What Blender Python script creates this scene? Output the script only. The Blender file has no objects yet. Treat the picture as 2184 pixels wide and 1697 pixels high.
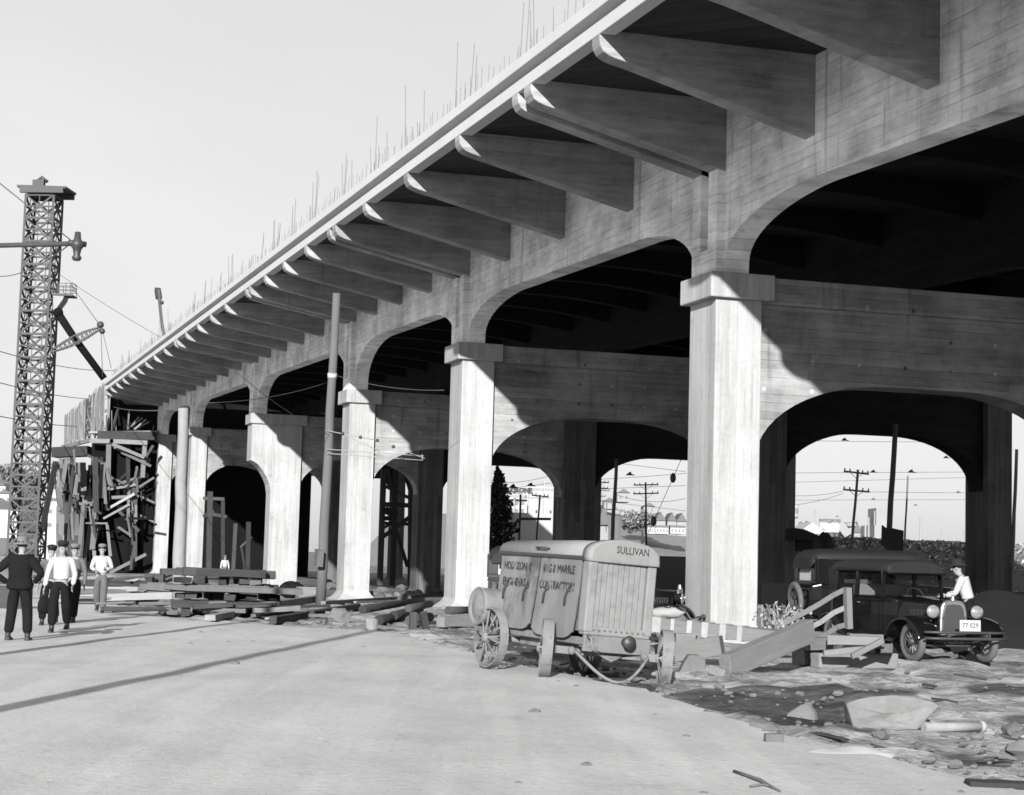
import bpy, bmesh, math, random
from mathutils import Vector, Matrix, noise
rd = math.radians
rng = random.Random(7)
SC = bpy.context.scene
COL = SC.collection
V = Vector

# ------------------------------------------------------------------ survey of the place (metres; Y along the viaduct, X across it)
EYE = 1.72
FPX = 3830.3
_ps, _th, _ro = rd(17.1824), rd(5.0596), rd(1.5777)
CF = V((math.sin(_ps)*math.cos(_th), math.cos(_ps)*math.cos(_th), math.sin(_th)))
_r0 = V((math.cos(_ps), -math.sin(_ps), 0)); _u0 = _r0.cross(CF)
CR = math.cos(_ro)*_r0 + math.sin(_ro)*_u0
CU = -math.sin(_ro)*_r0 + math.cos(_ro)*_u0
def ray(x, y): return CF + CR*((x-1092)/FPX) - CU*((y-848.5)/FPX)
CAM = V((0, 0, EYE))
def onZ(x, y, z=0.0):
    d = ray(x, y); return CAM + d*((z-EYE)/d.z)
def onX(x, y, X):
    d = ray(x, y); return CAM + d*(X/d.x)
def onY(x, y, Y):
    d = ray(x, y); return CAM + d*(Y/d.y)
def onD(x, y, D): return CAM + ray(x, y)*D
def sst(t): t = min(1, max(0, t)); return t*t*(3-2*t)
def terr(x, y):
    z = -0.5*sst((y-50)/45)
    return z
def gnd(x, y, extra=0.0):                  # survey point on the ground
    z = 0.0
    for _ in range(4):
        p = onZ(x, y, z+extra); z = terr(p.x, p.y)
    return V((p.x, p.y, z))

# ------------------------------------------------------------------ mesh helpers
class MB:
    def __init__(s): s.v = []; s.f = []; s.s = []
    def add(s, vs, fs, smooth=False, M=None):
        o = len(s.v)
        s.v += [tuple(M @ V(p)) if M is not None else tuple(p) for p in vs]
        s.f += [tuple(i+o for i in f) for f in fs]; s.s += [smooth]*len(fs)
        return s
    def box(s, lo, hi, M=None):
        x0, y0, z0 = lo; x1, y1, z1 = hi
        return s.add([(x0,y0,z0),(x1,y0,z0),(x1,y1,z0),(x0,y1,z0),(x0,y0,z1),(x1,y0,z1),(x1,y1,z1),(x0,y1,z1)],
                     [(0,3,2,1),(4,5,6,7),(0,1,5,4),(1,2,6,5),(2,3,7,6),(3,0,4,7)], M=M)
    def cbox(s, c, size, M=None):
        h = [d/2 for d in size]
        return s.box([c[i]-h[i] for i in range(3)], [c[i]+h[i] for i in range(3)], M)
    def frame(s, a, b, up=(0,0,1)):
        a, b = V(a), V(b); d = (b-a); L = d.length; d.normalize()
        u = V(up)
        if abs(d.dot(u)) > .97: u = V((1,0,0))
        r = d.cross(u).normalized(); u = r.cross(d)
        return a, d, r, u, L
    def bar(s, a, b, w, h=None, up=(0,0,1), jit=0):
        h = h or w
        a, d, r, u, L = s.frame(a, b, up)
        vs = []
        for p, k in ((a, 0), (a+d*L, 1)):
            for i, j in ((-1,-1),(1,-1),(1,1),(-1,1)):
                q = p + r*(i*w/2) + u*(j*h/2)
                if jit: q = q + V((rng.uniform(-jit,jit), rng.uniform(-jit,jit), rng.uniform(-jit,jit)))
                vs.append(q)
        return s.add(vs, [(3,2,1,0),(4,5,6,7),(0,1,5,4),(1,2,6,5),(2,3,7,6),(3,0,4,7)])
    def tube(s, pts, rad, n=8, cap=True, smooth=True):
        pts = [V(p) for p in pts]
        if not isinstance(rad, (list, tuple)): rad = [rad]*len(pts)
        rings = []; prev = None
        for i, p in enumerate(pts):
            d = (pts[min(i+1, len(pts)-1)] - pts[max(i-1, 0)]).normalized()
            if prev is None:
                u = V((0,0,1)) if abs(d.z) < .9 else V((0,1,0))
                r = d.cross(u).normalized()
            else:
                r = (prev - d*prev.dot(d)).normalized()
            prev = r; u = r.cross(d)
            rings.append([p + (r*math.cos(2*math.pi*k/n) + u*math.sin(2*math.pi*k/n))*rad[i] for k in range(n)])
        vs = [q for g in rings for q in g]; fs = []
        for i in range(len(pts)-1):
            for k in range(n):
                fs.append((i*n+k, i*n+(k+1)%n, (i+1)*n+(k+1)%n, (i+1)*n+k))
        s.add(vs, fs, smooth)
        if cap:
            o = len(s.v)-len(vs)
            s.f.append(tuple(o+k for k in reversed(range(n)))); s.f.append(tuple(o+(len(pts)-1)*n+k for k in range(n))); s.s += [False, False]
        return s
    def lathe(s, prof, n=16, M=None, smooth=True):            # profile (r, z) round local Z
        vs = []; fs = []
        for r, z in prof:
            for k in range(n):
                a = 2*math.pi*k/n; vs.append((r*math.cos(a), r*math.sin(a), z))
        for i in range(len(prof)-1):
            for k in range(n):
                fs.append((i*n+k, i*n+(k+1)%n, (i+1)*n+(k+1)%n, (i+1)*n+k))
        return s.add(vs, fs, smooth, M)
    def ball(s, c, r, n=12, m=8, sc=(1,1,1), M=None):
        prof = []
        vs = []; fs = []
        for i in range(m+1):
            t = math.pi*i/m
            for k in range(n):
                a = 2*math.pi*k/n
                vs.append((c[0]+r*sc[0]*math.sin(t)*math.cos(a), c[1]+r*sc[1]*math.sin(t)*math.sin(a), c[2]-r*sc[2]*math.cos(t)))
        for i in range(m):
            for k in range(n): fs.append((i*n+k, i*n+(k+1)%n, (i+1)*n+(k+1)%n, (i+1)*n+k))
        return s.add(vs, fs, True, M)
    def prism(s, poly, f, M=None, smooth=False):              # poly of 2-D points, f(p, side) -> 3-D, side 0/1
        n = len(poly)
        vs = [f(p, 0) for p in poly] + [f(p, 1) for p in poly]
        fs = [tuple(range(n)), tuple(reversed(range(n, 2*n)))] + [(i, n+i, n+(i+1)%n, (i+1)%n) for i in range(n)]
        return s.add(vs, fs, smooth, M)
    def strip(s, us, lo, hi, pos, t0, t1):                     # wall with curved underside: pos(u, w, t)
        n = len(us); vs = []; fs = []
        for u, a, b in zip(us, lo, hi):
            vs += [pos(u,a,t0), pos(u,b,t0), pos(u,a,t1), pos(u,b,t1)]
        for i in range(n-1):
            p, q = 4*i, 4*i+4
            fs += [(p,q,q+1,p+1), (p+2,p+3,q+3,q+2), (p,p+2,q+2,q), (p+1,q+1,q+3,p+3)]
        fs += [(0,1,3,2), (4*n-4, 4*n-2, 4*n-1, 4*n-3)]
        return s.add(vs, fs)
    def build(s, name, mat, parent=None, bevel=0.0, sub=0):
        me = bpy.data.meshes.new(name)
        me.from_pydata(s.v, [], s.f); me.update()
        me.polygons.foreach_set('use_smooth', s.s)
        bm = bmesh.new(); bm.from_mesh(me); bmesh.ops.recalc_face_normals(bm, faces=bm.faces); bm.to_mesh(me); bm.free()
        if mat: me.materials.append(mat)
        o = bpy.data.objects.new(name, me); COL.objects.link(o)
        if parent is not None:
            o.parent = parent; o.matrix_parent_inverse = INV.get(parent.name, Matrix())
        if bevel:
            m = o.modifiers.new('bevel', 'BEVEL'); m.width = bevel; m.segments = 2; m.limit_method = 'ANGLE'; m.angle_limit = rd(35)
        if sub:
            m = o.modifiers.new('sub', 'SUBSURF'); m.levels = sub; m.render_levels = sub
        return o
INV = {}
def tag(o, label=None, cat=None, group=None, kind=None):
    if label: o['label'] = label
    if cat: o['category'] = cat
    if group: o['group'] = group
    if kind: o['kind'] = kind
    return o
def thing(name, label, cat, loc=(0,0,0), group=None, world=True):
    o = bpy.data.objects.new(name, None); COL.objects.link(o); o.location = V(loc)
    o.empty_display_size = .2
    INV[o.name] = Matrix.Translation(-V(loc)) if world else Matrix()
    return tag(o, label, cat, group)
def copy_tree(o, parent=None):
    c = o.copy(); COL.objects.link(c)
    if parent is not None: c.parent = parent
    for ch in list(o.children): copy_tree(ch, c)
    return c
def text_mesh(txt, size, M, name, mat, parent, ext=.002, stretch=1.0, bold=0.0):
    cu = bpy.data.curves.new('lettering', 'FONT'); cu.body = txt; cu.size = size; cu.align_x = 'CENTER'; cu.align_y = 'CENTER'; cu.extrude = ext; cu.offset = bold
    cu.resolution_u = 2
    t = bpy.data.objects.new('lettering', cu); COL.objects.link(t)
    dg = bpy.context.evaluated_depsgraph_get(); dg.update()
    me = bpy.data.meshes.new_from_object(t.evaluated_get(dg)); bpy.data.objects.remove(t); bpy.data.curves.remove(cu)
    me.transform(M @ Matrix.Diagonal((stretch,1,1,1))); me.materials.clear(); me.materials.append(mat); me.name = name
    o = bpy.data.objects.new(name, me); COL.objects.link(o)
    o.parent = parent; o.matrix_parent_inverse = INV.get(parent.name, Matrix())
    return o
def basis(o, x, y, z):                                          # matrix with columns x y z and origin o
    M = Matrix.Identity(4)
    for i, c in enumerate((x, y, z, o)):
        for j in range(3): M[j][i] = c[j]
    return M

# ------------------------------------------------------------------ materials (a grey place: the photograph is black and white)
GA = .75
class NT:
    def __init__(s, name, rough=.85, spec=.3, metal=0):
        s.m = bpy.data.materials.new(name); s.m.use_nodes = True; s.t = s.m.node_tree; s.n = s.t.nodes; s.l = s.t.links
        s.b = s.n['Principled BSDF']; s.b.inputs['Roughness'].default_value = rough; s.b.inputs['Metallic'].default_value = metal
        s.b.inputs['Specular IOR Level'].default_value = spec
    def put(s, sock, v):
        if hasattr(v, 'is_output'): s.l.new(v, sock)
        else: sock.default_value = v
    def math(s, op, a, b=0.0, c=None, clamp=False):
        n = s.n.new('ShaderNodeMath'); n.operation = op; n.use_clamp = clamp
        s.put(n.inputs[0], a); s.put(n.inputs[1], b)
        if c is not None: s.put(n.inputs[2], c)
        return n.outputs[0]
    def pos(s, obj=False):
        if obj: return s.n.new('ShaderNodeTexCoord').outputs['Object']
        return s.n.new('ShaderNodeNewGeometry').outputs['Position']
    def sep(s, v):
        n = s.n.new('ShaderNodeSeparateXYZ'); s.l.new(v, n.inputs[0]); return n.outputs
    def comb(s, x, y, z=0.0):
        n = s.n.new('ShaderNodeCombineXYZ')
        for i, q in enumerate((x,y,z)): s.put(n.inputs[i], q)
        return n.outputs[0]
    def noise(s, vec, scale, detail=4, rough=.55):
        n = s.n.new('ShaderNodeTexNoise'); n.inputs['Scale'].default_value = scale; n.inputs['Detail'].default_value = detail
        n.inputs['Roughness'].default_value = rough
        if vec is not None: s.l.new(vec, n.inputs['Vector'])
        return n.outputs[0]
    def white(s, vec):
        n = s.n.new('ShaderNodeTexWhiteNoise'); n.noise_dimensions = '3D'; s.l.new(vec, n.inputs['Vector']); return n.outputs['Value']
    def scalev(s, v, k):
        n = s.n.new('ShaderNodeVectorMath'); n.operation = 'MULTIPLY'; s.l.new(v, n.inputs[0]); n.inputs[1].default_value = k; return n.outputs[0]
    def step(s, v, a, b):
        n = s.n.new('ShaderNodeMapRange'); n.interpolation_type = 'SMOOTHSTEP'; s.l.new(v, n.inputs[0])
        n.inputs[1].default_value = a; n.inputs[2].default_value = b; return n.outputs[0]
    def color(s, v): s.l.new(v, s.b.inputs['Base Color'])
    def bump(s, h, strength=.3, dist=.02):
        n = s.n.new('ShaderNodeBump'); n.inputs['Strength'].default_value = strength; n.inputs['Distance'].default_value = dist
        s.l.new(h, n.inputs['Height']); s.l.new(n.outputs[0], s.b.inputs['Normal'])
def rough_mat(name, v, var=.3, scale=3.0, rough=.85, spec=.25, metal=0, bump=.15, objrand=0.0, obj=True, stretch=(1,1,1), mottled=0.0):
    t = NT(name, rough, spec, metal); v *= GA
    p = t.scalev(t.pos(obj), stretch)
    a = t.noise(p, scale, 6, .65); b = t.noise(p, scale*.17, 3)
    f = t.math('ADD', t.math('MULTIPLY_ADD', t.math('SUBTRACT', a, .5), var*2, 1), t.math('MULTIPLY', t.math('SUBTRACT', b, .5), var*1.6))
    if objrand:
        oi = t.n.new('ShaderNodeObjectInfo'); f = t.math('MULTIPLY', f, t.math('MULTIPLY_ADD', t.math('SUBTRACT', oi.outputs['Random'], .5), objrand*2, 1))
    t.color(t.math('MULTIPLY', f, v, clamp=True))
    if mottled:
        sp = t.step(t.noise(p, scale*.45, 6, .75), .5, .68); f2 = t.math('MULTIPLY_ADD', sp, -mottled, 1); f = t.math('MULTIPLY', f, f2); t.color(t.math('MULTIPLY', f, v, clamp=True))
    if bump: t.bump(a, bump, .02)
    return t.m
def board_mat(name, v, h=.17, vertical=False, rnd=.22, streak=.45, line=.4, blotch=.5, rough=.88, bump=.35, holes=0.0, seglen=5.2, ga=GA):
    t = NT(name, rough, .2); v *= ga
    P = t.pos(); x, y, z = t.sep(P)
    al = t.math('ADD', x, y)
    a, b = (al, z) if vertical else (z, al)
    wob = t.noise(P, .9, 2)
    tt = t.math('DIVIDE', t.math('MULTIPLY_ADD', wob, .03, a), h)
    cell = t.math('FLOOR', tt); fr = t.math('FRACT', tt)
    w1 = t.white(t.comb(cell, 3.3, 1.7))
    sgt = t.math('ADD', t.math('DIVIDE', b, seglen), t.math('MULTIPLY', w1, 7.0))
    seg = t.math('FLOOR', sgt); sfr = t.math('FRACT', sgt)
    r = t.white(t.comb(cell, seg, 9.1))
    st = t.noise(t.scalev(P, (7,7,.35) if vertical else (.7,.7,5.5)), 1.6, 5, .68)
    bl = t.noise(P, .55, 4, .6); fine = t.noise(P, 9, 3)
    spots = t.step(t.noise(t.scalev(P, (1,1,1)), 2.3, 2), .64, .8)
    brk = t.step(t.noise(t.scalev(P, (.8,.8,2.5)), 1.3, 3), .38, .6)
    e = t.math('MULTIPLY', t.step(fr, 0.0, .09), t.step(t.math('SUBTRACT', 1.0, fr), 0.0, .05)); e = t.math('SUBTRACT', 1.0, t.math('MULTIPLY', t.math('SUBTRACT', 1.0, e), brk))
    e2 = t.step(sfr, 0.0, .012)
    hard = t.math('MULTIPLY', t.math('MULTIPLY_ADD', t.math('SUBTRACT', 1.0, e), -line, 1.0), t.math('MULTIPLY_ADD', t.math('SUBTRACT', 1.0, e2), -line*.22, 1.0))
    f = t.math('MULTIPLY_ADD', t.math('SUBTRACT', r, .5), rnd*2, 1.0)
    f = t.math('MULTIPLY_ADD', t.math('SUBTRACT', st, .5), streak*2, f)
    f = t.math('MULTIPLY_ADD', t.math('SUBTRACT', bl, .5), blotch*2, f)
    f = t.math('MULTIPLY_ADD', t.math('SUBTRACT', fine, .5), .25, f)
    f = t.math('MULTIPLY_ADD', spots, -.18, f)
    f = t.math('MULTIPLY', f, hard)
    drip = t.step(t.noise(t.scalev(P, (3.2,3.2,.28)), 1.0, 4, .6), .56, .75); f = t.math('MULTIPLY', f, t.math('MULTIPLY_ADD', drip, -blotch*.42, 1.0))
    if holes:
        u = t.math('DIVIDE', al, 1.18); w_ = t.math('DIVIDE', z, .66); du = t.math('MULTIPLY', t.math('SUBTRACT', t.math('FRACT', u), .5), 1.18); dw = t.math('MULTIPLY', t.math('SUBTRACT', t.math('FRACT', w_), .5), .66)
        rr = t.math('SQRT', t.math('ADD', t.math('MULTIPLY', du, du), t.math('MULTIPLY', dw, dw)))
        pick = t.white(t.comb(t.math('FLOOR', u), t.math('FLOOR', w_), 2.0)); dot = t.math('MULTIPLY', t.math('SUBTRACT', 1.0, t.step(rr, .03, .065)), t.step(pick, .35, .4))
        f = t.math('MULTIPLY', f, t.math('MULTIPLY_ADD', dot, t.math('MULTIPLY_ADD', t.step(pick, .6, .62), 1.1*holes*2, -holes*1.1), 1.0))
    t.color(t.math('MULTIPLY', f, v, clamp=True))
    hgt = t.math('ADD', t.math('MULTIPLY', e, .6), t.math('ADD', t.math('MULTIPLY', r, .5), t.math('MULTIPLY', st, .6)))
    t.bump(hgt, bump, .012)
    return t.m
def ground_mat(name, v, kind='dirt'):
    t = NT(name, .95, .1); v *= GA
    P = t.pos()
    big = t.noise(P, .16, 4, .6); mid = t.noise(P, .9, 5, .65); fine = t.noise(P, 7, 5, .7); st = t.noise(t.scalev(P, (.5,2.2,1)), .35, 4, .6)
    if kind == 'dirt':
        f = t.math('ADD', t.math('MULTIPLY_ADD', t.step(mid, .35, .65), .7, .45), t.math('MULTIPLY', t.math('SUBTRACT', fine, .5), 1.1))
        f = t.math('MULTIPLY', f, t.math('MULTIPLY_ADD', t.step(st, .38, .6), .4, .72))
        at = t.n.new('ShaderNodeAttribute'); at.attribute_name = 'damp_and_shade'
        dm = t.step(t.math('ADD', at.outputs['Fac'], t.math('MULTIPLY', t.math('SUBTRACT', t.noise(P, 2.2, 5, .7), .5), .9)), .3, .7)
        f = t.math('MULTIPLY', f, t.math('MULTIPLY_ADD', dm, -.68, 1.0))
        t.color(t.math('MULTIPLY', f, v, clamp=True)); t.bump(t.math('ADD', fine, t.math('MULTIPLY', mid, 1.5)), .9, .06)
    else:
        sm = t.noise(t.scalev(P, (1.1,.5,1)), .8, 6, .68)
        f = t.math('ADD', t.math('MULTIPLY_ADD', t.math('SUBTRACT', sm, .5), .45, .98), t.math('MULTIPLY', t.math('SUBTRACT', fine, .5), .22))
        cr = t.n.new('ShaderNodeVectorRotate'); cr.rotation_type = 'Z_AXIS'; cr.inputs['Angle'].default_value = rd(17); t.l.new(P, cr.inputs['Vector']); Q = cr.outputs[0]
        dk = t.step(t.noise(t.scalev(Q, (1.0,.45,1)), .9, 6, .72), .54, .72)
        f = t.math('MULTIPLY', f, t.math('MULTIPLY_ADD', dk, -.14, 1))
        sp = t.step(t.noise(t.scalev(Q, (2.4,1.1,1)), 3.2, 4, .7), .62, .74); f = t.math('MULTIPLY', f, t.math('MULTIPLY_ADD', sp, -.22, 1))
        tr = t.step(t.noise(t.scalev(Q, (2.2,.12,1)), .7, 4, .6), .42, .62); f = t.math('MULTIPLY', f, t.math('MULTIPLY_ADD', tr, .10, .95))
        f = t.math('MULTIPLY', f, t.math('MULTIPLY_ADD', t.math('SUBTRACT', big, .5), .35, 1))
        gr = t.noise(P, 16, 3, .7); f = t.math('MULTIPLY', f, t.math('MULTIPLY_ADD', t.step(gr, .60, .68), -.24, 1.0)); f = t.math('MULTIPLY', f, t.math('MULTIPLY_ADD', t.step(t.noise(P, 11, 2), .66, .72), .22, 1.0))
        t.color(t.math('MULTIPLY', f, v, clamp=True)); t.bump(t.math('ADD', fine, t.math('ADD', sm, gr)), .35, .03)
    return t.m
def plain(name, v, rough=.6, spec=.5, metal=0):
    t = NT(name, rough, spec, metal); v = v*GA if v > .03 and not metal else v; t.b.inputs['Base Color'].default_value = (v,v,v,1); return t.m
def worn_ink(name, v, th):
    t = NT(name, .8, .2); t.b.inputs['Base Color'].default_value = (v,v,v,1); t.l.new(t.step(t.noise(t.pos(True), 9, 5, .75), th, th+.14), t.b.inputs['Alpha']); return t.m
def leaf_mat(name, v):
    t = NT(name, .7, .25)
    g = t.n.new('ShaderNodeNewGeometry')
    f = t.math('MULTIPLY_ADD', g.outputs['Random Per Island'], 1.1*GA, .45*GA)
    t.color(t.math('MULTIPLY', f, v)); return t.m

K = {}
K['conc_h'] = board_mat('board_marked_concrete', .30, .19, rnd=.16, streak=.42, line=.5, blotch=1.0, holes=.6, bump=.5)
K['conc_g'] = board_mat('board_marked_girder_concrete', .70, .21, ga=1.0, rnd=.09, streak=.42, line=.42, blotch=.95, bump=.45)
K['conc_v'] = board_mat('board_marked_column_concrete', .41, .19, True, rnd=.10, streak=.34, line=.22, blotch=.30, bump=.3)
K['conc_in'] = board_mat('inner_concrete_painted_shade', .020, .2, rnd=.2, streak=.6, line=.5, blotch=.6)  # same concrete coloured near black: the shade under the deck is in the colour
K['conc_iv'] = board_mat('inner_column_painted_shade', .12, .24, True, rnd=.3, streak=.45, line=.55, blotch=.6)  # darker copy of the column concrete, with under-deck shade put into its colour
K['conc_s'] = board_mat('deck_soffit_painted_shade', .045, .22, True, rnd=.25, streak=.4, line=.4, blotch=.6)  # slab concrete darkened so its colour carries the shade of the underside
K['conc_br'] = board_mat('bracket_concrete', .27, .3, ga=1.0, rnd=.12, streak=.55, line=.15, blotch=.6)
K['conc_edge'] = rough_mat('smooth_curb_concrete', .62, .1, 1.2, .85, obj=False)
K['road'] = ground_mat('packed_road_surface', .51, 'road')
K['dirt'] = ground_mat('rubbly_dirt', .46, 'dirt')
K['stone'] = rough_mat('dusty_loose_stone', .15, .25, 6, .95, bump=.4, objrand=.25)
K['sand'] = rough_mat('pale_spilled_sand', .40, .12, 6, .95, bump=.3, obj=False)
K['timber'] = rough_mat('weathered_timber', .17, .25, 5, .85, objrand=.3, stretch=(1,1,1))
K['timber_pale'] = rough_mat('pale_sawn_timber', .29, .2, 5, .85, objrand=.2)
K['timber_dark'] = rough_mat('dark_creosoted_timber', .05, .4, 4, .8, objrand=.5)
for q, v in (('timber', .165), ('timber_pale', .25), ('timber_dark', .05)): K[q+'_grain'] = rough_mat(q+'_with_grain', v, .38, 9, .88, objrand=.35, stretch=(.10,1.3,1.3), bump=.4, mottled=.18)
K['pole_wood'] = rough_mat('weathered_pole_wood', .13, .25, 6, .85, stretch=(1,1,.15))
K['pole_dark'] = rough_mat('dark_pole_wood', .06, .3, 6, .85, stretch=(1,1,.15))
K['plank_wall'] = board_mat('formwork_planks', .27, .5, True, rnd=.3, streak=.5, line=.35, blotch=.4)
K['steel'] = rough_mat('grey_painted_steel', .3, .2, 3, .6, .4)
K['dark_steel'] = plain('dark_steel', .03, .5, .5)
K['rebar'] = plain('rusty_reinforcing_bar', .22, .8, .2)
K['black_boards'] = rough_mat('near_black_boards', .008, .4, 3, .9, .1)  # one flat near-black; on the formwork bay it stands in for shade
K['paint_grey'] = rough_mat('worn_whitewash', .36, .3, 6, .9)
K['wire'] = plain('dull_wire', .10, .6, .3)
K['porcelain'] = plain('dark_insulator', .04, .4, .5)
# ------------------------------------------------------------------ ground and road
def build_ground():
    xs = [-4000,-2000,-1000,-500,-250,-140,-90,-60,-40,-28,-20,-16] + [-13+.28*i for i in range(0, 164)] + [34,37,41,46,52,60,70,85,105,130,170,230,320,450,700,1200,2200,4000]
    ys = [-300,-100,-40,-10,0,4,7] + [9+.3*i for i in range(0, 187)] + [66,68,71,74,78,82,87,92,98,105,112,120,130,142,156,172,190,215,250,300,380,500,700,1000,1500,2500,4500]
    m = MB(); vs = []; fs = []
    for y in ys:
        for x in xs:
            z = terr(x, y)
            if -13 < x < 34 and 8 < y < 70:
                k = 1.0 if not in_road(x, y) else 0.0
                z += k*(.09*noise.noise(V((x*.8,y*.8,0))) + .07*noise.noise(V((x*1.9,y*1.9,5))) + .06*noise.noise(V((x*4.1,y*4.1,2)))) - .012 - .05*(1-k)
            vs.append((x,y,z))
    n = len(xs)
    for j in range(len(ys)-1):
        for i in range(n-1): fs.append((j*n+i, j*n+i+1, (j+1)*n+i+1, (j+1)*n+i))
    m.add(vs, fs, True)
    ob = m.build('ground', K['dirt'])
    at = ob.data.attributes.new('damp_and_shade', 'FLOAT', 'POINT')
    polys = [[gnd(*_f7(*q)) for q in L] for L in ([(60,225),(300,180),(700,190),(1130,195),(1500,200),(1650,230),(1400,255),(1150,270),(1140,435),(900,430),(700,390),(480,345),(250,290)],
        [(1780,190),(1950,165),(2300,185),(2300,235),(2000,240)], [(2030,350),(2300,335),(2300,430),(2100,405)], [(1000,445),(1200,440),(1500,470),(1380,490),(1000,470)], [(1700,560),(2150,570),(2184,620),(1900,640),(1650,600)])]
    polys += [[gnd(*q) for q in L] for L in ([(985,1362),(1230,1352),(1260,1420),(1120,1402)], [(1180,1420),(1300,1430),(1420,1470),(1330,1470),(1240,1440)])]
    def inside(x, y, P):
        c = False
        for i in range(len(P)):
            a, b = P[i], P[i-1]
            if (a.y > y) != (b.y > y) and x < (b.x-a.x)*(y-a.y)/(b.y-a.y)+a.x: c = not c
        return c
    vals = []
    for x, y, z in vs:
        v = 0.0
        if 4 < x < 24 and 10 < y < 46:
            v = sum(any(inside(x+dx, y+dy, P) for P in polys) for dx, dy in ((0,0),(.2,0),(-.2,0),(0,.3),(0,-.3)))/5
        if x > 16.5 and y > 38: v = max(v, .55)  # dirt beneath and past the deck darkened to stand in for shade
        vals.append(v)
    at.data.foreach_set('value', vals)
    tag(ob, 'bare rubbly dirt ground around the viaduct piers', 'ground', kind='structure')
def _f7(x, y): return ((1600+x/2.427)*.8736, (1600+y/2.427)*.8736)
ROAD_PX = [_f7(2700,960), _f7(2184,800), _f7(1850,730), _f7(1600,675), _f7(1390,610), _f7(1150,555), _f7(900,505), _f7(740,470), _f7(560,425),
           _f7(300,325), _f7(100,270), (1415,1482), (1340,1466), (1240,1445), (1130,1424), (1050,1405), (975,1385), (900,1366), (850,1352), (790,1347), (700,1344), (640,1338), (590,1338),
           (500,1330), (420,1326), (330,1313), (270,1296), (225,1284)]
ROAD_EDGE = [gnd(*p) for p in ROAD_PX]
ROAD_POLY = [(9,3)] + [(p.x, p.y) for p in ROAD_EDGE] + [(7,97), (-3,100), (-14,90), (-30,60), (-30,3)]
def in_road(x, y):
    c = False; n = len(ROAD_POLY)
    for i in range(n):
        (x0,y0), (x1,y1) = ROAD_POLY[i], ROAD_POLY[i-1]
        if (y0 > y) != (y1 > y) and x < (x1-x0)*(y-y0)/(y1-y0)+x0: c = not c
    return c
def build_road():
    bm = bmesh.new()
    pts = []
    n = len(ROAD_POLY)
    for i in range(n):
        a = V((*ROAD_POLY[i],0)); b = V((*ROAD_POLY[(i+1)%n],0)); L = (b-a).length
        k = max(1, int(L/.3)) if L < 14 else max(1, int(L/3))
        for j in range(k):
            p = a.lerp(b, j/k)
            if L < 14: p = p + V((.16*noise.noise(p*2.0), .2*noise.noise(p*1.6+V((9,3,1))), 0)) + V((.05*noise.noise(p*7),.05*noise.noise(p*7+V((3,3,3))),0))
            pts.append(p)
    vs = [bm.verts.new(p) for p in pts]
    f = bm.faces.new(vs)
    bmesh.ops.triangulate(bm, faces=[f])
    for _ in range(7):
        es = [e for e in bm.edges if e.calc_length() > 1.1]
        if not es: break
        bmesh.ops.subdivide_edges(bm, edges=es, cuts=1); bmesh.ops.triangulate(bm, faces=bm.faces[:])
    for v in bm.verts:
        e = 0.0 if v.is_boundary else .012
        v.co.z = terr(v.co.x, v.co.y) + .008 + e + (0 if v.is_boundary else .018*noise.noise(v.co*.5))
    bmesh.ops.recalc_face_normals(bm, faces=bm.faces)
    for f in bm.faces: f.smooth = True
    me = bpy.data.meshes.new('road'); bm.to_mesh(me); bm.free()
    me.materials.append(K['road']); o = bpy.data.objects.new('road', me); COL.objects.link(o)
    if sum(p.normal.z for p in me.polygons) < 0: me.flip_normals()
    tag(o, 'pale packed dirt road with dusty ragged edges', 'road', kind='structure')
build_ground(); build_road()

# ------------------------------------------------------------------ the viaduct
Yf = 36.08
def zf(Y): return 11.87 + .0215*(Y-36.1)                     # underside of the edge curb
def zw(Y): return 10.34 + .0285*(min(Y,100)-36.1) + .0215*max(0, Y-100)    # foot of the brackets at the girder
def zcr(Y): return 9.52 + .0275*(Y-36)                        # crown of the longitudinal arches
XE, XG = 11.4, 16.0
BENTS = [(15.7, 7.5), (36.08, 8.11), (56.78, 8.74), (74.35, 8.60), (100.1, 9.33), (127.3, 10.2), (148.5, 10.9)]
YA, YB = 8.0, 150.2
via = thing('concrete_viaduct', 'long grey concrete viaduct on arched piers climbing away over the yard', 'viaduct', (16, 36, 0))
def deck():
    ys = [YA + (YB-YA)*i/40 for i in range(41)]
    m = MB(); m.strip(ys, [zf(y)+.09 for y in ys], [zf(y)+.42 for y in ys], lambda u,w,t: (t,u,w), XE+.334, 41.0)
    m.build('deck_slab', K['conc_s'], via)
    m = MB()
    m.strip(ys, [zf(y) for y in ys], [zf(y)+.27 for y in ys], lambda u,w,t: (t,u,w), XE, XE+.33)
    m.strip(ys, [zf(y)+.272 for y in ys], [zf(y)+.47 for y in ys], lambda u,w,t: (t,u,w), XE+.27, XE+.33)
    m.strip(ys, [zf(y)+.472 for y in ys], [zf(y)+.72 for y in ys], lambda u,w,t: (t,u,w), XE-.07, XE+.34)
    m.build('edge_curb', K['conc_edge'], via, bevel=.015)
    m = MB(); m.strip(ys, [zf(y)-.05 for y in ys], [zf(y)+.8 for y in ys], lambda u,w,t: (t,u,w), 41.003, 41.3)
    m.build('edge_curb', K['conc_edge'], via)
deck()
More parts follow.
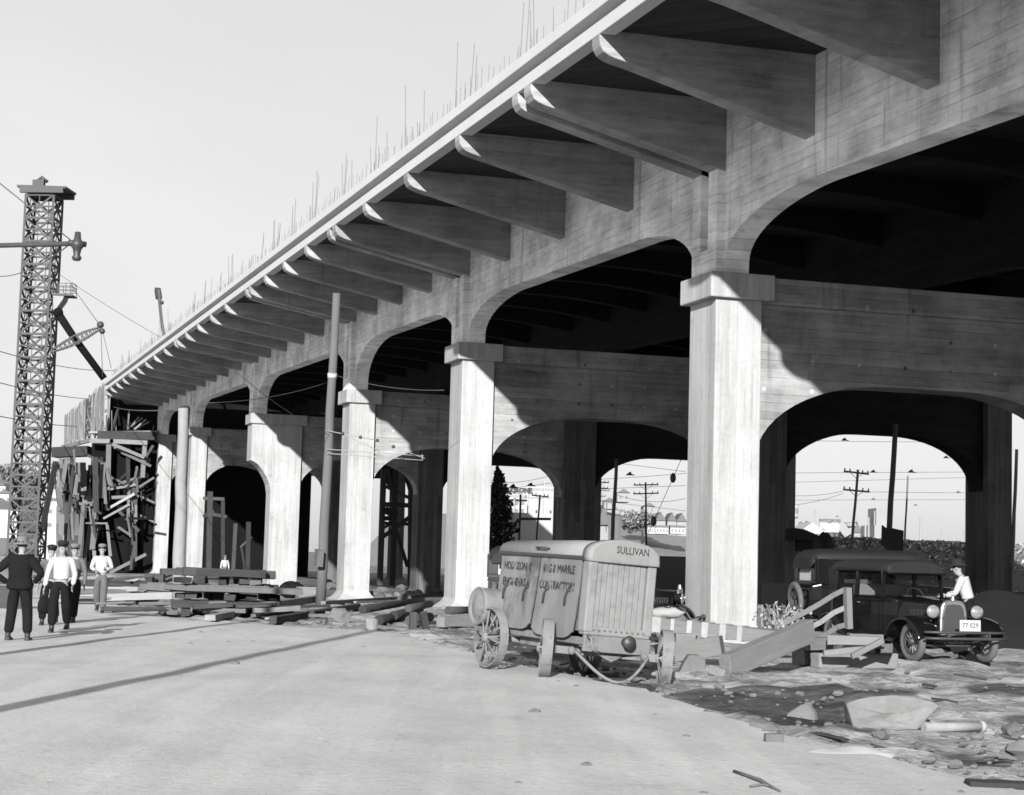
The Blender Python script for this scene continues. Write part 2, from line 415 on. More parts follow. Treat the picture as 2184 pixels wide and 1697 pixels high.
def girder(x0, x1, mat):
    m = MB(); us = []; lo = []
    for (ya, za), (yb, zb) in zip(BENTS[:-1], BENTS[1:]):
        a = ya+1.76; b = yb+.04
        us.append(ya+.04); lo.append(za+.002); us.append(a+.02); lo.append(za+.002)
        H = 4.1; c0 = zcr(a+H); c1 = zcr(b-H)
        N = 14
        for i in range(1, N+1):
            t = math.pi/2*i/N; us.append(a+.02+H*(1-math.cos(t))); lo.append(za+.25+(c0-za-.25)*math.sin(t)**.92)
        for i in range(N+1):
            t = math.pi/2*(1-i/N); us.append(b-.02-H*(1-math.cos(t))); lo.append(zb+.25+(c1-zb-.25)*math.sin(t)**.92)
    us.append(BENTS[-1][0]+.05); lo.append(BENTS[-1][1]+.002); us.append(YB); lo.append(BENTS[-1][1]+.002)
    for i in range(1, len(us)):
        if us[i] <= us[i-1]: us[i] = us[i-1]+.002
    m.strip(us, lo, [zf(u)+.1 for u in us], lambda u,w,t: (t,u,w), x0, x1)
    m.build('girder', mat, via)
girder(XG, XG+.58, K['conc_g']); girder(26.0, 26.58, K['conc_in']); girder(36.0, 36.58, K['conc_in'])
SINGLES = [21.8, 27.09, 31.83, 41.83, 47.14, 52.35, 61.85, 66.23, 70.51, 81.43, 86.36, 91.13, 96.0, 106.3, 111.7, 117.0, 122.4, 133.2, 138.5, 143.8]
def bracket(y0, y1):
    y = (y0+y1)/2; f = zf(y); w = zw(y)
    poly = [(XE+.006, f+.2), (XE+.006, f-.12), (XE+.03, f-.23), (XE+.10, f-.34), (XE+.2, f-.40), (XE+.34, f-.45), (XE+.74, f-.54), (XG+.05, w), (XG+.05, f+.2)]
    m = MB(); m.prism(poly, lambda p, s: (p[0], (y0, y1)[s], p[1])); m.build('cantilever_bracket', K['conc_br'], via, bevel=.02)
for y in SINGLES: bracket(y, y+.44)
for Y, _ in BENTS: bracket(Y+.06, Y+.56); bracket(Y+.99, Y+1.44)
for y in SINGLES + [b[0]+.8 for b in BENTS]:                  # floor beams between the girders
    us = [XG+.57+(41-XG-.57)*i/24 for i in range(25)]
    def lw(u):
        for a, b in ((16.57, 26), (26.6, 36)):
            if a <= u <= b: t = (u-a)/(b-a); return -.95 + .42*math.sin(math.pi*t)
        return -.8
    m = MB(); m.strip(us, [zf(y)+lw(u) for u in us], [zf(y)+.1 for u in us], lambda u,w,t: (u,t,w), y, y+.4)
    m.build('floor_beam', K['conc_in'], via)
def flare(m, x0, x1, y0, y1, zb, h=.36, e=.36):
    prof = [(e, -.5), (e, 0), (e*.62, h*.25), (e*.28, h*.55), (e*.08, h*.85), (.004, h)]
    vs = []; fs = []
    for d, z in prof: vs += [(x0-d,y0-d,zb+z),(x1+d,y0-d,zb+z),(x1+d,y1+d,zb+z),(x0-d,y1+d,zb+z)]
    for i in range(len(prof)-1):
        for k in range(4): fs.append((i*4+k, i*4+(k+1)%4, i*4+4+(k+1)%4, i*4+4+k))
    m.add(vs, fs)
def arch_bay(x0, x1, zt, Yp, mat, mband):
    zc = zt-2.3; H = 3.3; B = 1.9
    us = []; lo = []; N = 14
    for i in range(N+1):
        t = math.pi/2*i/N; us.append(x0+H*(1-math.cos(t))); lo.append(zc-B+B*math.sin(t)**.95)
    for i in range(N+1):
        t = math.pi/2*(1-i/N); us.append(x1-H*(1-math.cos(t))); lo.append(zc-B+B*math.sin(t)**.95)
    m = MB(); m.strip(us, lo, [zt-.55]*len(us), lambda u,w,t: (u,t,w), Yp+.43, Yp+1.38); o = m.build('cross_beam', mat, via)
    m = MB(); m.box((x0+.001, Yp+.3, zt-.61), (x1-.001, Yp+1.5, zt-.01)); m.build('beam_band', mband, o, bevel=.02)
for i, (Yp, zt) in enumerate(BENTS):
    zb = terr(16, Yp)
    p4 = (i == 4)
    X0, X1 = (16.98, 18.66) if p4 else (15.86, 16.97)
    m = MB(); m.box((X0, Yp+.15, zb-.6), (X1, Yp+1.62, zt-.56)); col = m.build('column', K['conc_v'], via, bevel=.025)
    if p4:
        poly = [(15.80, zt-.565), (15.80, 6.70), (16.0, 6.62), (16.25,6.45), (16.5, 6.15), (16.75, 5.75), (16.9, 5.4), (16.979, 4.9), (16.979, zt-.565)]
        m = MB(); m.prism(poly, lambda p, s: (p[0], (Yp+.15, Yp+1.62)[s], p[1])); m.build('corbel', K['conc_v'], col)
    m = MB(); m.box((15.67, Yp, zt-.57), (18.9 if p4 else 17.22, Yp+1.78, zt)); m.build('cap', K['conc_v'], col, bevel=.03)
    m = MB(); flare(m, X0, X1, Yp+.15, Yp+1.62, zb, .36, .1 if i == 1 else .34); m.build('plinth', K['conc_v'], col)
    m = MB()
    for a, b in ((.08,.56), (.99,1.44)): m.box((15.80, Yp+a, zt+.001), (16.02, Yp+b, zw(Yp)+.35))
    m.box((15.802, Yp+.55, zt+.001), (16.02, Yp+1.0, zt+.56)); m.box((15.988, Yp+.5, zt+.5), (16.02, Yp+1.05, zw(Yp)+.9))
    m.build('pilaster', K['conc_g'], via, bevel=.012)
    ma, mbx = (27.7 if i == 2 else 27.0), 35.67
    for a, b in ((25.55, ma), (mbx, 36.71)):
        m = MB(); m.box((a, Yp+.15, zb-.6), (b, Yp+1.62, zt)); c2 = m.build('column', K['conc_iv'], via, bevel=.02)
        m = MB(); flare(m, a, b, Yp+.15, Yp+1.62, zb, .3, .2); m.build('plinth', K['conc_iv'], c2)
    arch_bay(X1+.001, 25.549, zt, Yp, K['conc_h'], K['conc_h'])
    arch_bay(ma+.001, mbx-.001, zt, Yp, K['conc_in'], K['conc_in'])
# reinforcing bars standing out of the curb
nb = 0
for y in SINGLES[1:] + [b[0]+.7 for b in BENTS[1:]]:
    for k in range(4 if y > 90 else 5):
        if nb >= 100: break
        yy = y + rng.uniform(-.1, 1.3); xx = XE + rng.uniform(.15, .75); h = rng.choice((1.9, 1.7, 1.5, 2.1, 1.2, .9))*(1 if y < 100 else .8)
        z0 = zf(yy)+.6; dx, dy = rng.gauss(0,.07), rng.gauss(0,.13)
        r = .010 if y < 60 else .012
        m = MB(); m.tube([(xx,yy,z0), (xx+dx*.5,yy+dy*.5,z0+h*.5), (xx+dx,yy+dy,z0+h)], r, 4); m.build('reinforcing_bar', K['rebar'], via); nb += 1
m = MB(); y = 26.0
while y < 148:
    x = XE+.42+rng.uniform(-.05,.05); h = rng.uniform(.75,1.05); m.tube([(x,y,zf(y)+.6),(x+rng.gauss(0,.02),y+rng.gauss(0,.04),zf(y)+.6+h)], .008, 4); y += .42+rng.uniform(-.05,.1)
tag(m.build('dowel_bars', K['rebar'], via), kind='stuff')
# ------------------------------------------------------------------ vehicles (local frame: nose towards -Y, right hand side at -X)
K['car_black'] = plain('black_coach_enamel', .005, .16, .35)
K['car_dark'] = plain('dark_grey_coach_enamel', .03, .3, .4)
K['car_top'] = rough_mat('dull_fabric_roof', .014, .2, 5, .7, .3)
K['tyre'] = rough_mat('dusty_rubber_tyre', .12, .3, 9, .9, .2)
K['rim'] = plain('dark_wheel_rim', .05, .5, .4)
K['spoke'] = rough_mat('varnished_wheel_spokes', .16, .2, 8, .5, .4)
K['chrome'] = plain('worn_nickel', .55, .25, .5, .9)
K['seat'] = rough_mat('worn_seat_cloth', .25, .2, 6, .9)
K['white_paint'] = rough_mat('white_paint', .50, .06, 3, .7)
K['ink'] = plain('black_lettering', .03, .7, .3)
def glass_mat():
    t = NT('window_glass', .05, .5); t.b.inputs['Base Color'].default_value = (.01,.01,.01,1); t.b.inputs['Alpha'].default_value = .16; return t.m
K['glass'] = glass_mat()
K['blind'] = rough_mat('pale_window_blind', .5, .1, 4, .8)
K['lens'] = plain('headlight_glass', .4, .12, .6, .6)
def wheel(root, c, r, w, name='wheel', spokes=12, mats=None, axis='x'):
    M0 = Matrix.Translation(V(c)) @ Matrix.Rotation(rd(90), 4, 'Y')
    tw = r*.17
    m = MB()
    prof = [(r-2*tw, -tw*.55), (r-tw*1.2, -tw*.95), (r-tw*.45, -tw*.8), (r-.004, -tw*.35), (r-.004, tw*.35), (r-tw*.45, tw*.8), (r-tw*1.2, tw*.95), (r-2*tw, tw*.55)]
    m.lathe(prof, 28, M0)
    t = m.build(name, K['tyre'], root)
    m = MB(); m.lathe([(r-2*tw-.025, -tw*.6), (r-2*tw+.012, -tw*.6), (r-2*tw+.012, tw*.6), (r-2*tw-.025, tw*.6), (r-2*tw-.025, -tw*.6)], 28, M0, False); m.build('rim', K['rim'], t)
    m = MB()
    for k in range(spokes):
        a = 2*math.pi*k/spokes
        p = M0 @ V((math.cos(a)*(r-2*tw-.01), math.sin(a)*(r-2*tw-.01), 0)); q = M0 @ V((math.cos(a)*.04, math.sin(a)*.04, 0))
        m.tube([q, (q+p)/2, p], [.026, .02, .017], 6)
    m.build('spokes', K['spoke'], t)
    m = MB(); m.lathe([(0,-.09),(.05,-.085),(.075,-.05),(.085,0),(.075,.05),(.05,.085),(0,.09)], 14, M0); m.build('hub', K['rim'], t)
    return t
def fender(m, x0, x1, pts, th=.025, lip=.05):                  # pts (y, z) from front to back, crowned sheet across x0..x1
    vs = []; fs = []; n = 7
    for y, z in pts:
        for k in range(n):
            t = k/(n-1); x = x0+(x1-x0)*t; vs.append((x, y, z - lip*(2*t-1)**2))
    L = len(pts)
    for i in range(L-1):
        for k in range(n-1): fs.append((i*n+k, i*n+k+1, (i+1)*n+k+1, (i+1)*n+k))
    o = len(vs)
    vs += [(x, y, z-th) for x, y, z in vs]
    fs += [tuple(reversed([q+o for q in f])) for f in list(fs)]
    for i in range(L-1):
        fs += [(i*n, (i+1)*n, (i+1)*n+o, i*n+o), (i*n+n-1, i*n+n-1+o, (i+1)*n+n-1+o, (i+1)*n+n-1)]
    for k in range(n-1):
        fs += [(k, k+o, k+1+o, k+1), ((L-1)*n+k, (L-1)*n+k+1, (L-1)*n+k+1+o, (L-1)*n+k+o)]
    m.add(vs, fs, True)
def loft(m, secs, smooth=True, cap=True):
    n = len(secs[0]); vs = [p for s in secs for p in s]; fs = []
    for i in range(len(secs)-1):
        for k in range(n): fs.append((i*n+k, i*n+(k+1)%n, (i+1)*n+(k+1)%n, (i+1)*n+k))
    m.add(vs, fs, smooth)
    if cap: 
        o = len(m.v)-len(vs); m.f += [tuple(o+k for k in range(n)), tuple(o+len(vs)-n+k for k in reversed(range(n)))]; m.s += [False, False]
def make_sedan(name, label, paint='car_black', plate=None, spare=True, blind=False, coupe=True, cat='car', group=None):
    B = K[paint]
    t = thing(name, label, cat, (0,0,0), group, world=False)
    yF, yR = 0.0, 2.78                                          # axles
    back = 3.35 if coupe else 3.75
    hw = .70
    # lower body with a gentle tumblehome; the cowl, doors and rear quarter
    def sec(y, w, z0, z1, wt=None):
        wt = wt or w
        return [(-w,y,z0),(-w-.01,y,(z0+z1)/2),(-wt,y,z1-.03),(-wt+.03,y,z1),(wt-.03,y,z1),(wt,y,z1-.03),(w+.01,y,(z0+z1)/2),(w,y,z0)]
    m = MB(); loft(m, [sec(.95,.55,.5,1.12), sec(1.25,.66,.48,1.16), sec(1.6,hw,.46,1.17), sec(2.6,hw,.46,1.17), sec(back-.25,.66,.46,1.16), sec(back-.08,.60,.5,1.12), sec(back,.55,.58,1.02)], False)
    body = m.build('body', B, t, bevel=.02)
    # hood: arched from the radiator back to the cowl
    def arch(y, w, z0, z1, n=12):
        pts = [(-w,y,z0)]
        for k in range(n+1):
            a = math.pi*k/n; c, s = math.cos(a), math.sin(a)
            pts.append((-w*math.copysign(abs(c)**.45, c), y, z0+.08+(z1-z0-.08)*abs(s)**.62))
        return pts + [(w,y,z0)]
    m = MB(); loft(m, [arch(-.06,.31,.55,1.10), arch(.45,.40,.55,1.13), arch(.95,.53,.52,1.17), arch(1.12,.6,.52,1.19)]); hood = m.build('hood', B, t)
    m = MB()
    for sx in (-1, 1):
        for k in range(16):
            y = .12+k*.035; x = sx*(.335+.16*(y+.06)/1.0+.006); m.bar((x,y,.84),(x,y,.95),.008,.012)
    m.build('louvres', K['car_dark'], hood)
    m = MB()
    def rs(y, w, z0, z1): return arch(y, w, z0, z1, 14)
    loft(m, [rs(-.13,.30,.5,1.11), rs(-.15,.33,.5,1.14), rs(-.06,.34,.5,1.14)]); sh = m.build('radiator_shell', K['chrome'] if paint == 'car_black' else B, t)
    m = MB(); loft(m, [rs(-.165,.265,.56,1.06), rs(-.13,.27,.56,1.065)]); m.build('radiator_core', K['rim'], sh)
    m = MB(); m.lathe([(.045,0),(.05,.02),(.03,.05),(.035,.07),(0,.1)], 10, Matrix.Translation((0,-.1,1.135))); m.build('radiator_cap', K['chrome'], sh)
    # cabin: roof, pillars, panes
    zb, zt = 1.165, 1.62
    yw, ym, yb = 1.2, 2.16, 2.98 if coupe else 3.35
    def pil_bar(a, b, w_, h_, **k): m = MB(); m.bar(a, b, w_, h_, **k); m.build('window_pillar', B, t)
    for sx in (-1, 1):
        for y, w in ((yw+.02,.06),(ym,.09),(yb-.04,.10)): pil_bar((sx*(hw-.02),y,zb-.02),(sx*(hw-.05),y+(.05 if y < 2 else 0),zt+.04),.05,w,up=(0,1,0))
    pil_bar((-hw+.03,yw+.07,zt),(hw-.03,yw+.07,zt),.06,.1)
    m = MB()
    rp = [(-.66,0),(-.69,.05),(-.64,.15),(-.5,.215),(-.25,.245),(0,.25),(.25,.245),(.5,.215),(.64,.15),(.69,.05),(.66,0)]
    def rsec(y, k, dz=0): return [(x*k, y, zt+z*(.6+.4*k)+dz) for x, z in rp]
    loft(m, [rsec(yw-.10,.90,-.035), rsec(yw-.02,.97,-.01), rsec(yw+.3,1.01), rsec(ym,1.03,.0), rsec(back-.5,1.03,-.005), rsec(back-.2,.98,-.03), rsec(back-.08,.92,-.09), rsec(back-.03,.84,-.17)])
    m.build('roof', K['car_top'], t)
    m = MB(); m.box((-.60,yw-.24,zt-.03),(.60,yw-.03,zt)); m.build('sun_visor', B, t, bevel=.01)
    # rear quarters and back panel
    m = MB()
    for sx in (-1, 1): m.box((min(sx*hw,sx*(hw-.04)),yb,zb-.03),(max(sx*hw,sx*(hw-.04)),back-.14,zt+.03))
    wz0, wz1, wx = (1.2, 1.53, .40) if blind else (1.22, 1.5, .33)
    yy0, yy1 = back-.16, back-.1
    m.box((-.66,yy0,zb-.05),(.66,yy1,wz0)); m.box((-.66,yy0,wz1),(.66,yy1,zt+.06)); m.box((-.66,yy0,wz0),(-wx,yy1,wz1)); m.box((wx,yy0,wz0),(.66,yy1,wz1))
    m.build('rear_panel', B, t, bevel=.015)
    m = MB(); m.box((-wx,yy0+.02,wz0),(wx,yy0+.03,wz1)); m.build('rear_window', K['blind'] if blind else K['glass'], t)
    m = MB(); m.add([(-.62,yw-.01,zb+.01),(.62,yw-.01,zb+.01),(.62,yw+.05,zt-.04),(-.62,yw+.05,zt-.04)], [(0,1,2,3)])
    m.add([(-.62,yw+.004,zb+.01),(.62,yw+.004,zb+.01),(.62,yw+.064,zt-.04),(-.62,yw+.064,zt-.04)], [(3,2,1,0)]); m.build('windshield', K['glass'], t)
    for sx in (-1, 1):
        d = MB()
        d.bar((sx*(hw+.012),yw+.1,zb-.66),(sx*(hw+.012),yw+.1,zb-.01),.012,.012); d.bar((sx*(hw+.012),ym-.02,zb-.66),(sx*(hw+.012),ym-.02,zb-.01),.012,.012)
        d.bar((sx*(hw+.014),yw-.1,zb-.09),(sx*(hw+.014),back-.3,zb-.09),.016,.03); d.bar((sx*(hw+.014),yw-.1,zb-.02),(sx*(hw+.014),back-.3,zb-.02),.016,.03)
        do = d.build('door', B, t)
        m = MB(); m.tube([(sx*(hw+.01),ym-.12,zb-.14),(sx*(hw+.05),ym-.12,zb-.14),(sx*(hw+.05),ym-.22,zb-.14)], .011, 6); m.build('handle', K['chrome'], do)
        for a, b in ((yw+.09,ym-.05),(ym+.05,yb-.1)):
            m = MB(); m.box((sx*(hw-.035)-.004,a,zb+.01),(sx*(hw-.035)+.004,b,zt-.02)); m.build('side_window', K['glass'], t)
    m = MB(); m.box((-.55,2.35,.9),(.55,2.55,1.38)); m.box((-.55,1.85,.7),(.55,2.4,.95)); m.build('seat', K['seat'], t, bevel=.05)
    m = MB(); m.lathe([(.19,-.012),(.205,0),(.19,.012),(.18,0),(.19,-.012)], 20, Matrix.Translation((.3,1.55,1.17)) @ Matrix.Rotation(rd(55),4,'X')); m.tube([(.3,1.55,1.17),(.3,1.25,.95)], .018, 6); m.build('steering_wheel', K['rim'], t)
    # fenders, running boards, wheels
    for sx in (-1, 1):
        x0, x1 = (sx*.40, sx*.87)
        fp = []
        for k in range(15):
            a = math.pi*(.06+.86*k/14); fp.append((yF+.10-.52*math.cos(a)+.05*(k/14), .37+.47*math.sin(a)**.8))
        fp += [(1.0,.42),(1.16,.36)]
        m = MB(); fender(m, min(x0,x1), max(x0,x1), fp); m.build('front_fender', B, t)
        fp = [(1.98,.36),(2.12,.42)]
        for k in range(15):
            a = math.pi*(.1+.82*k/14); fp.append((yR-.49*math.cos(a), .37+.46*math.sin(a)**.8))
        m = MB(); fender(m, min(x0,x1), max(x0,x1), fp); m.build('rear_fender', B, t)
        m = MB(); m.box((min(sx*.62,sx*.86),1.1,.33),(max(sx*.62,sx*.86),2.05,.37)); m.build('running_board', B, t)
        m = MB(); m.box((min(sx*.63,sx*.68),1.0,.36),(max(sx*.63,sx*.68),2.1,.5)); m.build('valance', B, t)
    for x, y in ((-.71,yF),(.71,yF),(-.71,yR),(.71,yR)): wheel(t, (x,y,.375), .375, .125)
    m = MB(); m.tube([(-.7,yF,.36),(-.35,yF,.31),(.35,yF,.31),(.7,yF,.36)], .03, 8); m.tube([(-.7,yR,.36),(.7,yR,.36)], .04, 8)
    for sx in (-1,1): m.bar((sx*.36,-.45,.42),(sx*.36,back-.1,.5),.06,.1)
    m.build('chassis', K['rim'], t)
    for sx in (-1, 1):                                          # headlamps
        M = Matrix.Translation((sx*.43,-.17,.93)) @ Matrix.Rotation(rd(90),4,'X')
        m = MB(); m.lathe([(0,-.17),(.05,-.165),(.095,-.11),(.125,-.03),(.13,.0),(.128,.015)], 20, M); h = m.build('headlight', B, t)
        m = MB(); m.lathe([(.122,.006),(.115,.03),(.06,.05),(0,.057)], 20, M); m.build('lens', K['lens'], h)
        m = MB(); m.tube([(sx*.43,-.12,.82),(sx*.42,-.08,.6)], .022, 6); m.build('lamp_post', B, h)
    m = MB(); m.tube([(-.43,-.13,.82),(.43,-.13,.82)], .016, 6); m.build('lamp_bar', B, t)
    m = MB()
    for z in (.46,.57): m.tube([(-.80,-.52,z),(-.5,-.60,z),(0,-.62,z),(.5,-.60,z),(.80,-.52,z)], [.02,.026,.026,.026,.02], 8)
    for sx in (-1,1): m.bar((sx*.36,-.6,.515),(sx*.36,-.2,.45),.04,.05); m.bar((sx*.4,-.615,.44),(sx*.4,-.615,.59),.03)
    m.build('front_bumper', K['rim'], t)
    m = MB()
    for z in (.5,.6): m.tube([(-.8,back+.27,z),(0,back+.33,z),(.8,back+.27,z)], .024, 8)
    for sx in (-1,1): m.bar((sx*.36,back+.28,.55),(sx*.36,back-.1,.52),.04,.05)
    m.build('rear_bumper', K['rim'], t)
    if spare:
        s = MB(); M0 = Matrix.Translation((0,back+.10,.80)) @ Matrix.Rotation(rd(84),4,'X'); r = .365; tw = .062
        s.lathe([(r-2*tw,-tw*.55),(r-tw*1.2,-tw*.95),(r-tw*.45,-tw*.8),(r,-tw*.3),(r,tw*.3),(r-tw*.45,tw*.8),(r-tw*1.2,tw*.95),(r-2*tw,tw*.55)], 28, M0); sp = s.build('spare_tyre', K['tyre'], t)
        s = MB(); s.lathe([(r-2*tw-.02,-tw*.6),(r-2*tw+.012,-tw*.6),(r-2*tw+.012,tw*.6),(r-2*tw-.02,tw*.6),(r-2*tw-.02,-tw*.6)], 28, M0, False)
        for k in range(3): 
            a = 2*math.pi*k/3+.5; s.bar(M0 @ V((.02*math.cos(a),.02*math.sin(a),0)), M0 @ V(((r-2*tw)*math.cos(a),(r-2*tw)*math.sin(a),0)), .03)
        s.build('rim', K['rim'], sp)
    if plate:
        m = MB(); m.box((-.2,-.655,.60),(.2,-.645,.80)); pl = m.build('licence_plate', K['white_paint'], t)
        text_mesh(plate, .125, basis((0,-.657,.70),(1,0,0),(0,0,1),(0,-1,0)), 'lettering', K['ink'], pl, stretch=.92)
    def squeeze(o, k):
        for v in o.data.vertices: v.co.x *= k
        for ch in o.children: squeeze(ch, k)
    for ch in t.children:
        nm = ch.name.split('.')[0]
        if nm in ('radiator_shell','lamp_bar'): squeeze(ch, .76 if nm == 'radiator_shell' else .9)
        elif nm == 'hood': 
            for o in (ch, *ch.children):
                for v in o.data.vertices: v.co.x *= .76+.12*min(1, max(0, (v.co.y+.06)/1.1))
        elif nm in ('body','window_pillar','roof','sun_visor','rear_panel','rear_window','windshield','door','side_window','seat','steering_wheel'): squeeze(ch, .88)
    return t
def place(o, loc, rz, rx=0, ry=0): o.location = V(loc); o.rotation_euler = (rx, ry, rz); return o
main_car = make_sedan('parked_coupe', 'black coupe facing the camera with round headlights and white plate 77-029', plate='77\u00b7029')
place(main_car, (17.46, 29.1, 0.02), rd(1.0)); main_car.scale = (1.06,1.05,.99)
s2 = make_sedan('parked_sedan', 'long black sedan parked behind the coupe with spare tyre on its back', coupe=False, blind=True)
place(s2, (23.25, 38.4, .0), rd(86)); s2.scale = (1.08,1.08,1.13)
s3 = make_sedan('parked_sedan', 'dark car between compressor and nearest pier, only its nose showing', coupe=False)
place(s3, (14.75, 35.6, .0), rd(62))
s4 = make_sedan('parked_sedan', 'dark closed car with small rear window half hidden behind the compressor', 'car_dark', coupe=False, blind=True)
# ------------------------------------------------------------------ the portable air compressor
K['comp_top'] = rough_mat('dusty_grey_sheet_metal', .24, .25, 3.2, .8, .2, mottled=.22)
K['comp_side'] = rough_mat('stained_tarpaulin_panels', .20, .38, 2.6, .85, .15, stretch=(1,1,.6), mottled=.55)
K['comp_rad'] = rough_mat('pale_radiator_paint', .24, .18, 5, .8, .2, mottled=.25)
K['comp_iron'] = rough_mat('worn_pale_iron', .20, .3, 5, .85, .2, mottled=.45)
K['soft_ink'] = worn_ink('faded_lettering', .03, .40); K['worn_ink'] = worn_ink('worn_black_lettering', .02, .33)
def make_compressor():
    t = thing('air_compressor', 'big grey portable air compressor with slatted radiator on four spoked iron wheels', 'air compressor', (0,0,0), None, world=False)
    # local: nose towards -Y, right hand side -X, body y -0.0 .. 2.25
    W = .50; L = 2.5; z0, z1 = .70, 1.68; zc = 1.93
    m = MB(); m.box((-W+.02,.05,z0-.02),(W-.02,L,z1)); m.build('engine_housing', K['comp_side'], t)
    def arcs(y, w, zs, zp, n=14): return [(-w,y,zs-.05)] + [(-w*math.cos(math.pi*k/n), y, zs+(zp-zs)*math.sin(math.pi*k/n)**.66) for k in range(n+1)] + [(w,y,zs-.05)]
    m = MB(); loft(m, [arcs(.03,W+.05,z1+.02,zc), arcs(.9,W+.05,z1+.02,zc-.005), arcs(L+.02,W+.05,z1,zc-.04), arcs(L+.07,W-.02,z1,zc-.11)])
    hood = m.build('hood', K['comp_top'], t)
    for sx in (-1, 1):
        m = MB(); m.tube([(sx*(W+.04),1.0,z1+.08),(sx*(W+.10),1.0,z1+.09),(sx*(W+.10),1.3,z1+.09),(sx*(W+.04),1.3,z1+.08)], .014, 6); m.build('handle', K['dark_steel'], hood)
        # two hanging side curtains with rounded flaring feet
        for a, b, st in ((.06,1.24,0),(1.28,2.46,1)):
            m = MB(); vs = []; fs = []; nz, ny = 14, 12
            for i in range(nz+1):
                f = i/nz
                for j in range(ny+1):
                    g = j/ny; y = a+(b-a)*g; rnd = .10*(max(0, f-.9)*10)**2*((2*g-1)**6)
                    z = z1-.02-(z1-.02-(.56 if st == 0 else .60))*f + rnd
                    x = W+.03+.05*math.sin(f*math.pi*.5)*f+.012*math.sin(g*9+st)*f+.02*f*f
                    vs.append((sx*x,y,z))
            for i in range(nz):
                for j in range(ny): q = i*(ny+1)+j; fs.append((q,q+1,q+ny+2,q+ny+1))
            m.add(vs, fs, True); o = len(vs); m.add([(x-sx*.015,y,z) for x,y,z in vs], fs, True)
            cu = m.build('side_panel', K['comp_side'], t)
            for k in range(2):
                m = MB(); y = a+(b-a)*(.24+.52*k); m.tube([(sx*(W+.05),y-.05,1.20),(sx*(W+.078),y-.02,1.21),(sx*(W+.08),y+.03,1.13),(sx*(W+.08),y+.04,1.0)], .016, 6)
                m.build('vent_lip', K['dark_steel'], cu)
            tx = {0:('ING & MARBLE','CONTRACTORS'), 1:('HODGSON, K','ENGINEERS &')}[st] if sx < 0 else None
            if tx:
                for row, s in enumerate(tx):
                    text_mesh(s, .16, basis((-W-.062-.012*row,(a+b)/2,1.49-.23*row),(0,-1,0),(.03,0,1),(-1,0,0)), 'lettering', K['soft_ink'], cu, stretch=.86)
        m = MB(); m.bar((sx*(W+.055),.02,z1-.01),(sx*(W+.055),L,z1-.01),.03,.04); m.build('rain_strip', K['dark_steel'], hood)
    # radiator
    m = MB(); m.box((-W-.04,-.16,z0-.02),(-W+.10,.03,z1+.02)); m.box((W-.10,-.16,z0-.02),(W+.04,.03,z1+.02)); m.box((-W-.02,-.15,z0-.06),(W+.02,.03,z0+.06))
    rad = m.build('radiator_frame', K['comp_rad'], t, bevel=.02)
    m = MB(); m.box((-W+.09,-.06,z0),(W-.09,.02,z1+.05)); m.build('radiator_core', K['dark_steel'], rad)
    m = MB()
    for k in range(9):
        x = -W+.15+k*(2*W-.3)/8; m.box((x-.048,-.13,z0+.03),(x+.032,-.07,z1+.03)); 
    m.build('radiator_slats', K['comp_rad'], rad, bevel=.008)
    m = MB()
    for k in range(10):
        x = -W+.1+k*(2*W-.2)/9
        for z in (z0+.02, z1+.015): m.ball((x,-.165,z), .018, 8, 6)
    m.build('bolts', K['comp_iron'], rad)
    m = MB(); loft(m, [arcs(-.20,W+.03,z1+.02,zc+.0), arcs(-.19,W+.06,z1+.0,zc+.02), arcs(.04,W+.06,z1+.0,zc+.02)]); top = m.build('radiator_tank', K['comp_top'], rad)
    text_mesh('SULLIVAN', .14, basis((0.10,-.205,z1+.13),(1,0,0),(0,0,1),(0,-1,0)), 'lettering', K['worn_ink'], top, stretch=.85)
    # frame, buffer, axles, tank
    m = MB(); m.box((-W-.03,-.17,.42),(W+.03,-.11,z0-.06)); m.box((-W-.03,-.11,.50),(-W+.05,L+.1,.60)); m.box((W-.05,-.11,.50),(W+.03,L+.1,.60)); m.box((-W,L+.02,.5),(W,L+.1,.6)); m.box((-.4,.2,.38),(.4,1.9,.6))
    m.build('chassis', K['comp_iron'], t, bevel=.012)
    m = MB(); m.lathe([(0,-.15),(.09,-.14),(.1,-.1),(.075,-.05),(.06,.05)], 16, Matrix.Translation((.12,-.17,.58)) @ Matrix.Rotation(rd(-90),4,'X') @ Matrix.Rotation(rd(0),4,'X'))
    m.build('headlight', K['dark_steel'], t)
    m = MB(); m.tube([(-W+.02,-.17,.62),(-W+.0,-.3,.6),(-W+.02,-.33,.46),(-W+.15,-.3,.42)], .018, 6); m.build('crank_handle', K['comp_iron'], t)
    M0 = Matrix.Translation((-W+.02,L-.05,.86)) @ Matrix.Rotation(rd(90),4,'Y')
    m = MB(); R = .27
    m.lathe([(0,-.42),(.1,-.415),(.16,-.39),(.22,-.36),(.25,-.37),(R,-.40),(R+.012,-.38),(R,-.33),(R,1.65),(R*.6,1.74),(0,1.78)], 26, M0)
    m.build('air_receiver', K['comp_iron'], t)
    def iron_wheel(c, r, w, rz, ns=10):
        M0 = Matrix.Translation(V(c)) @ Matrix.Rotation(rz,4,'Z') @ Matrix.Rotation(rd(90),4,'Y')
        m = MB(); m.lathe([(r-.022,-w/2),(r,-w/2),(r,w/2),(r-.022,w/2),(r-.022,-w/2)], 36, M0, False); wl = m.build('wheel', K['comp_iron'], t)
        m = MB()
        for k in range(ns):
            for sd in (-1, 1):
                a = 2*math.pi*(k+.25*sd)/ns; p = M0 @ V((math.cos(a)*(r-.015), math.sin(a)*(r-.015), sd*w*.2)); q = M0 @ V((math.cos(a)*.06, math.sin(a)*.06, sd*.09)); m.tube([q,p], .013, 5)
        m.build('spokes', K['comp_iron'], wl)
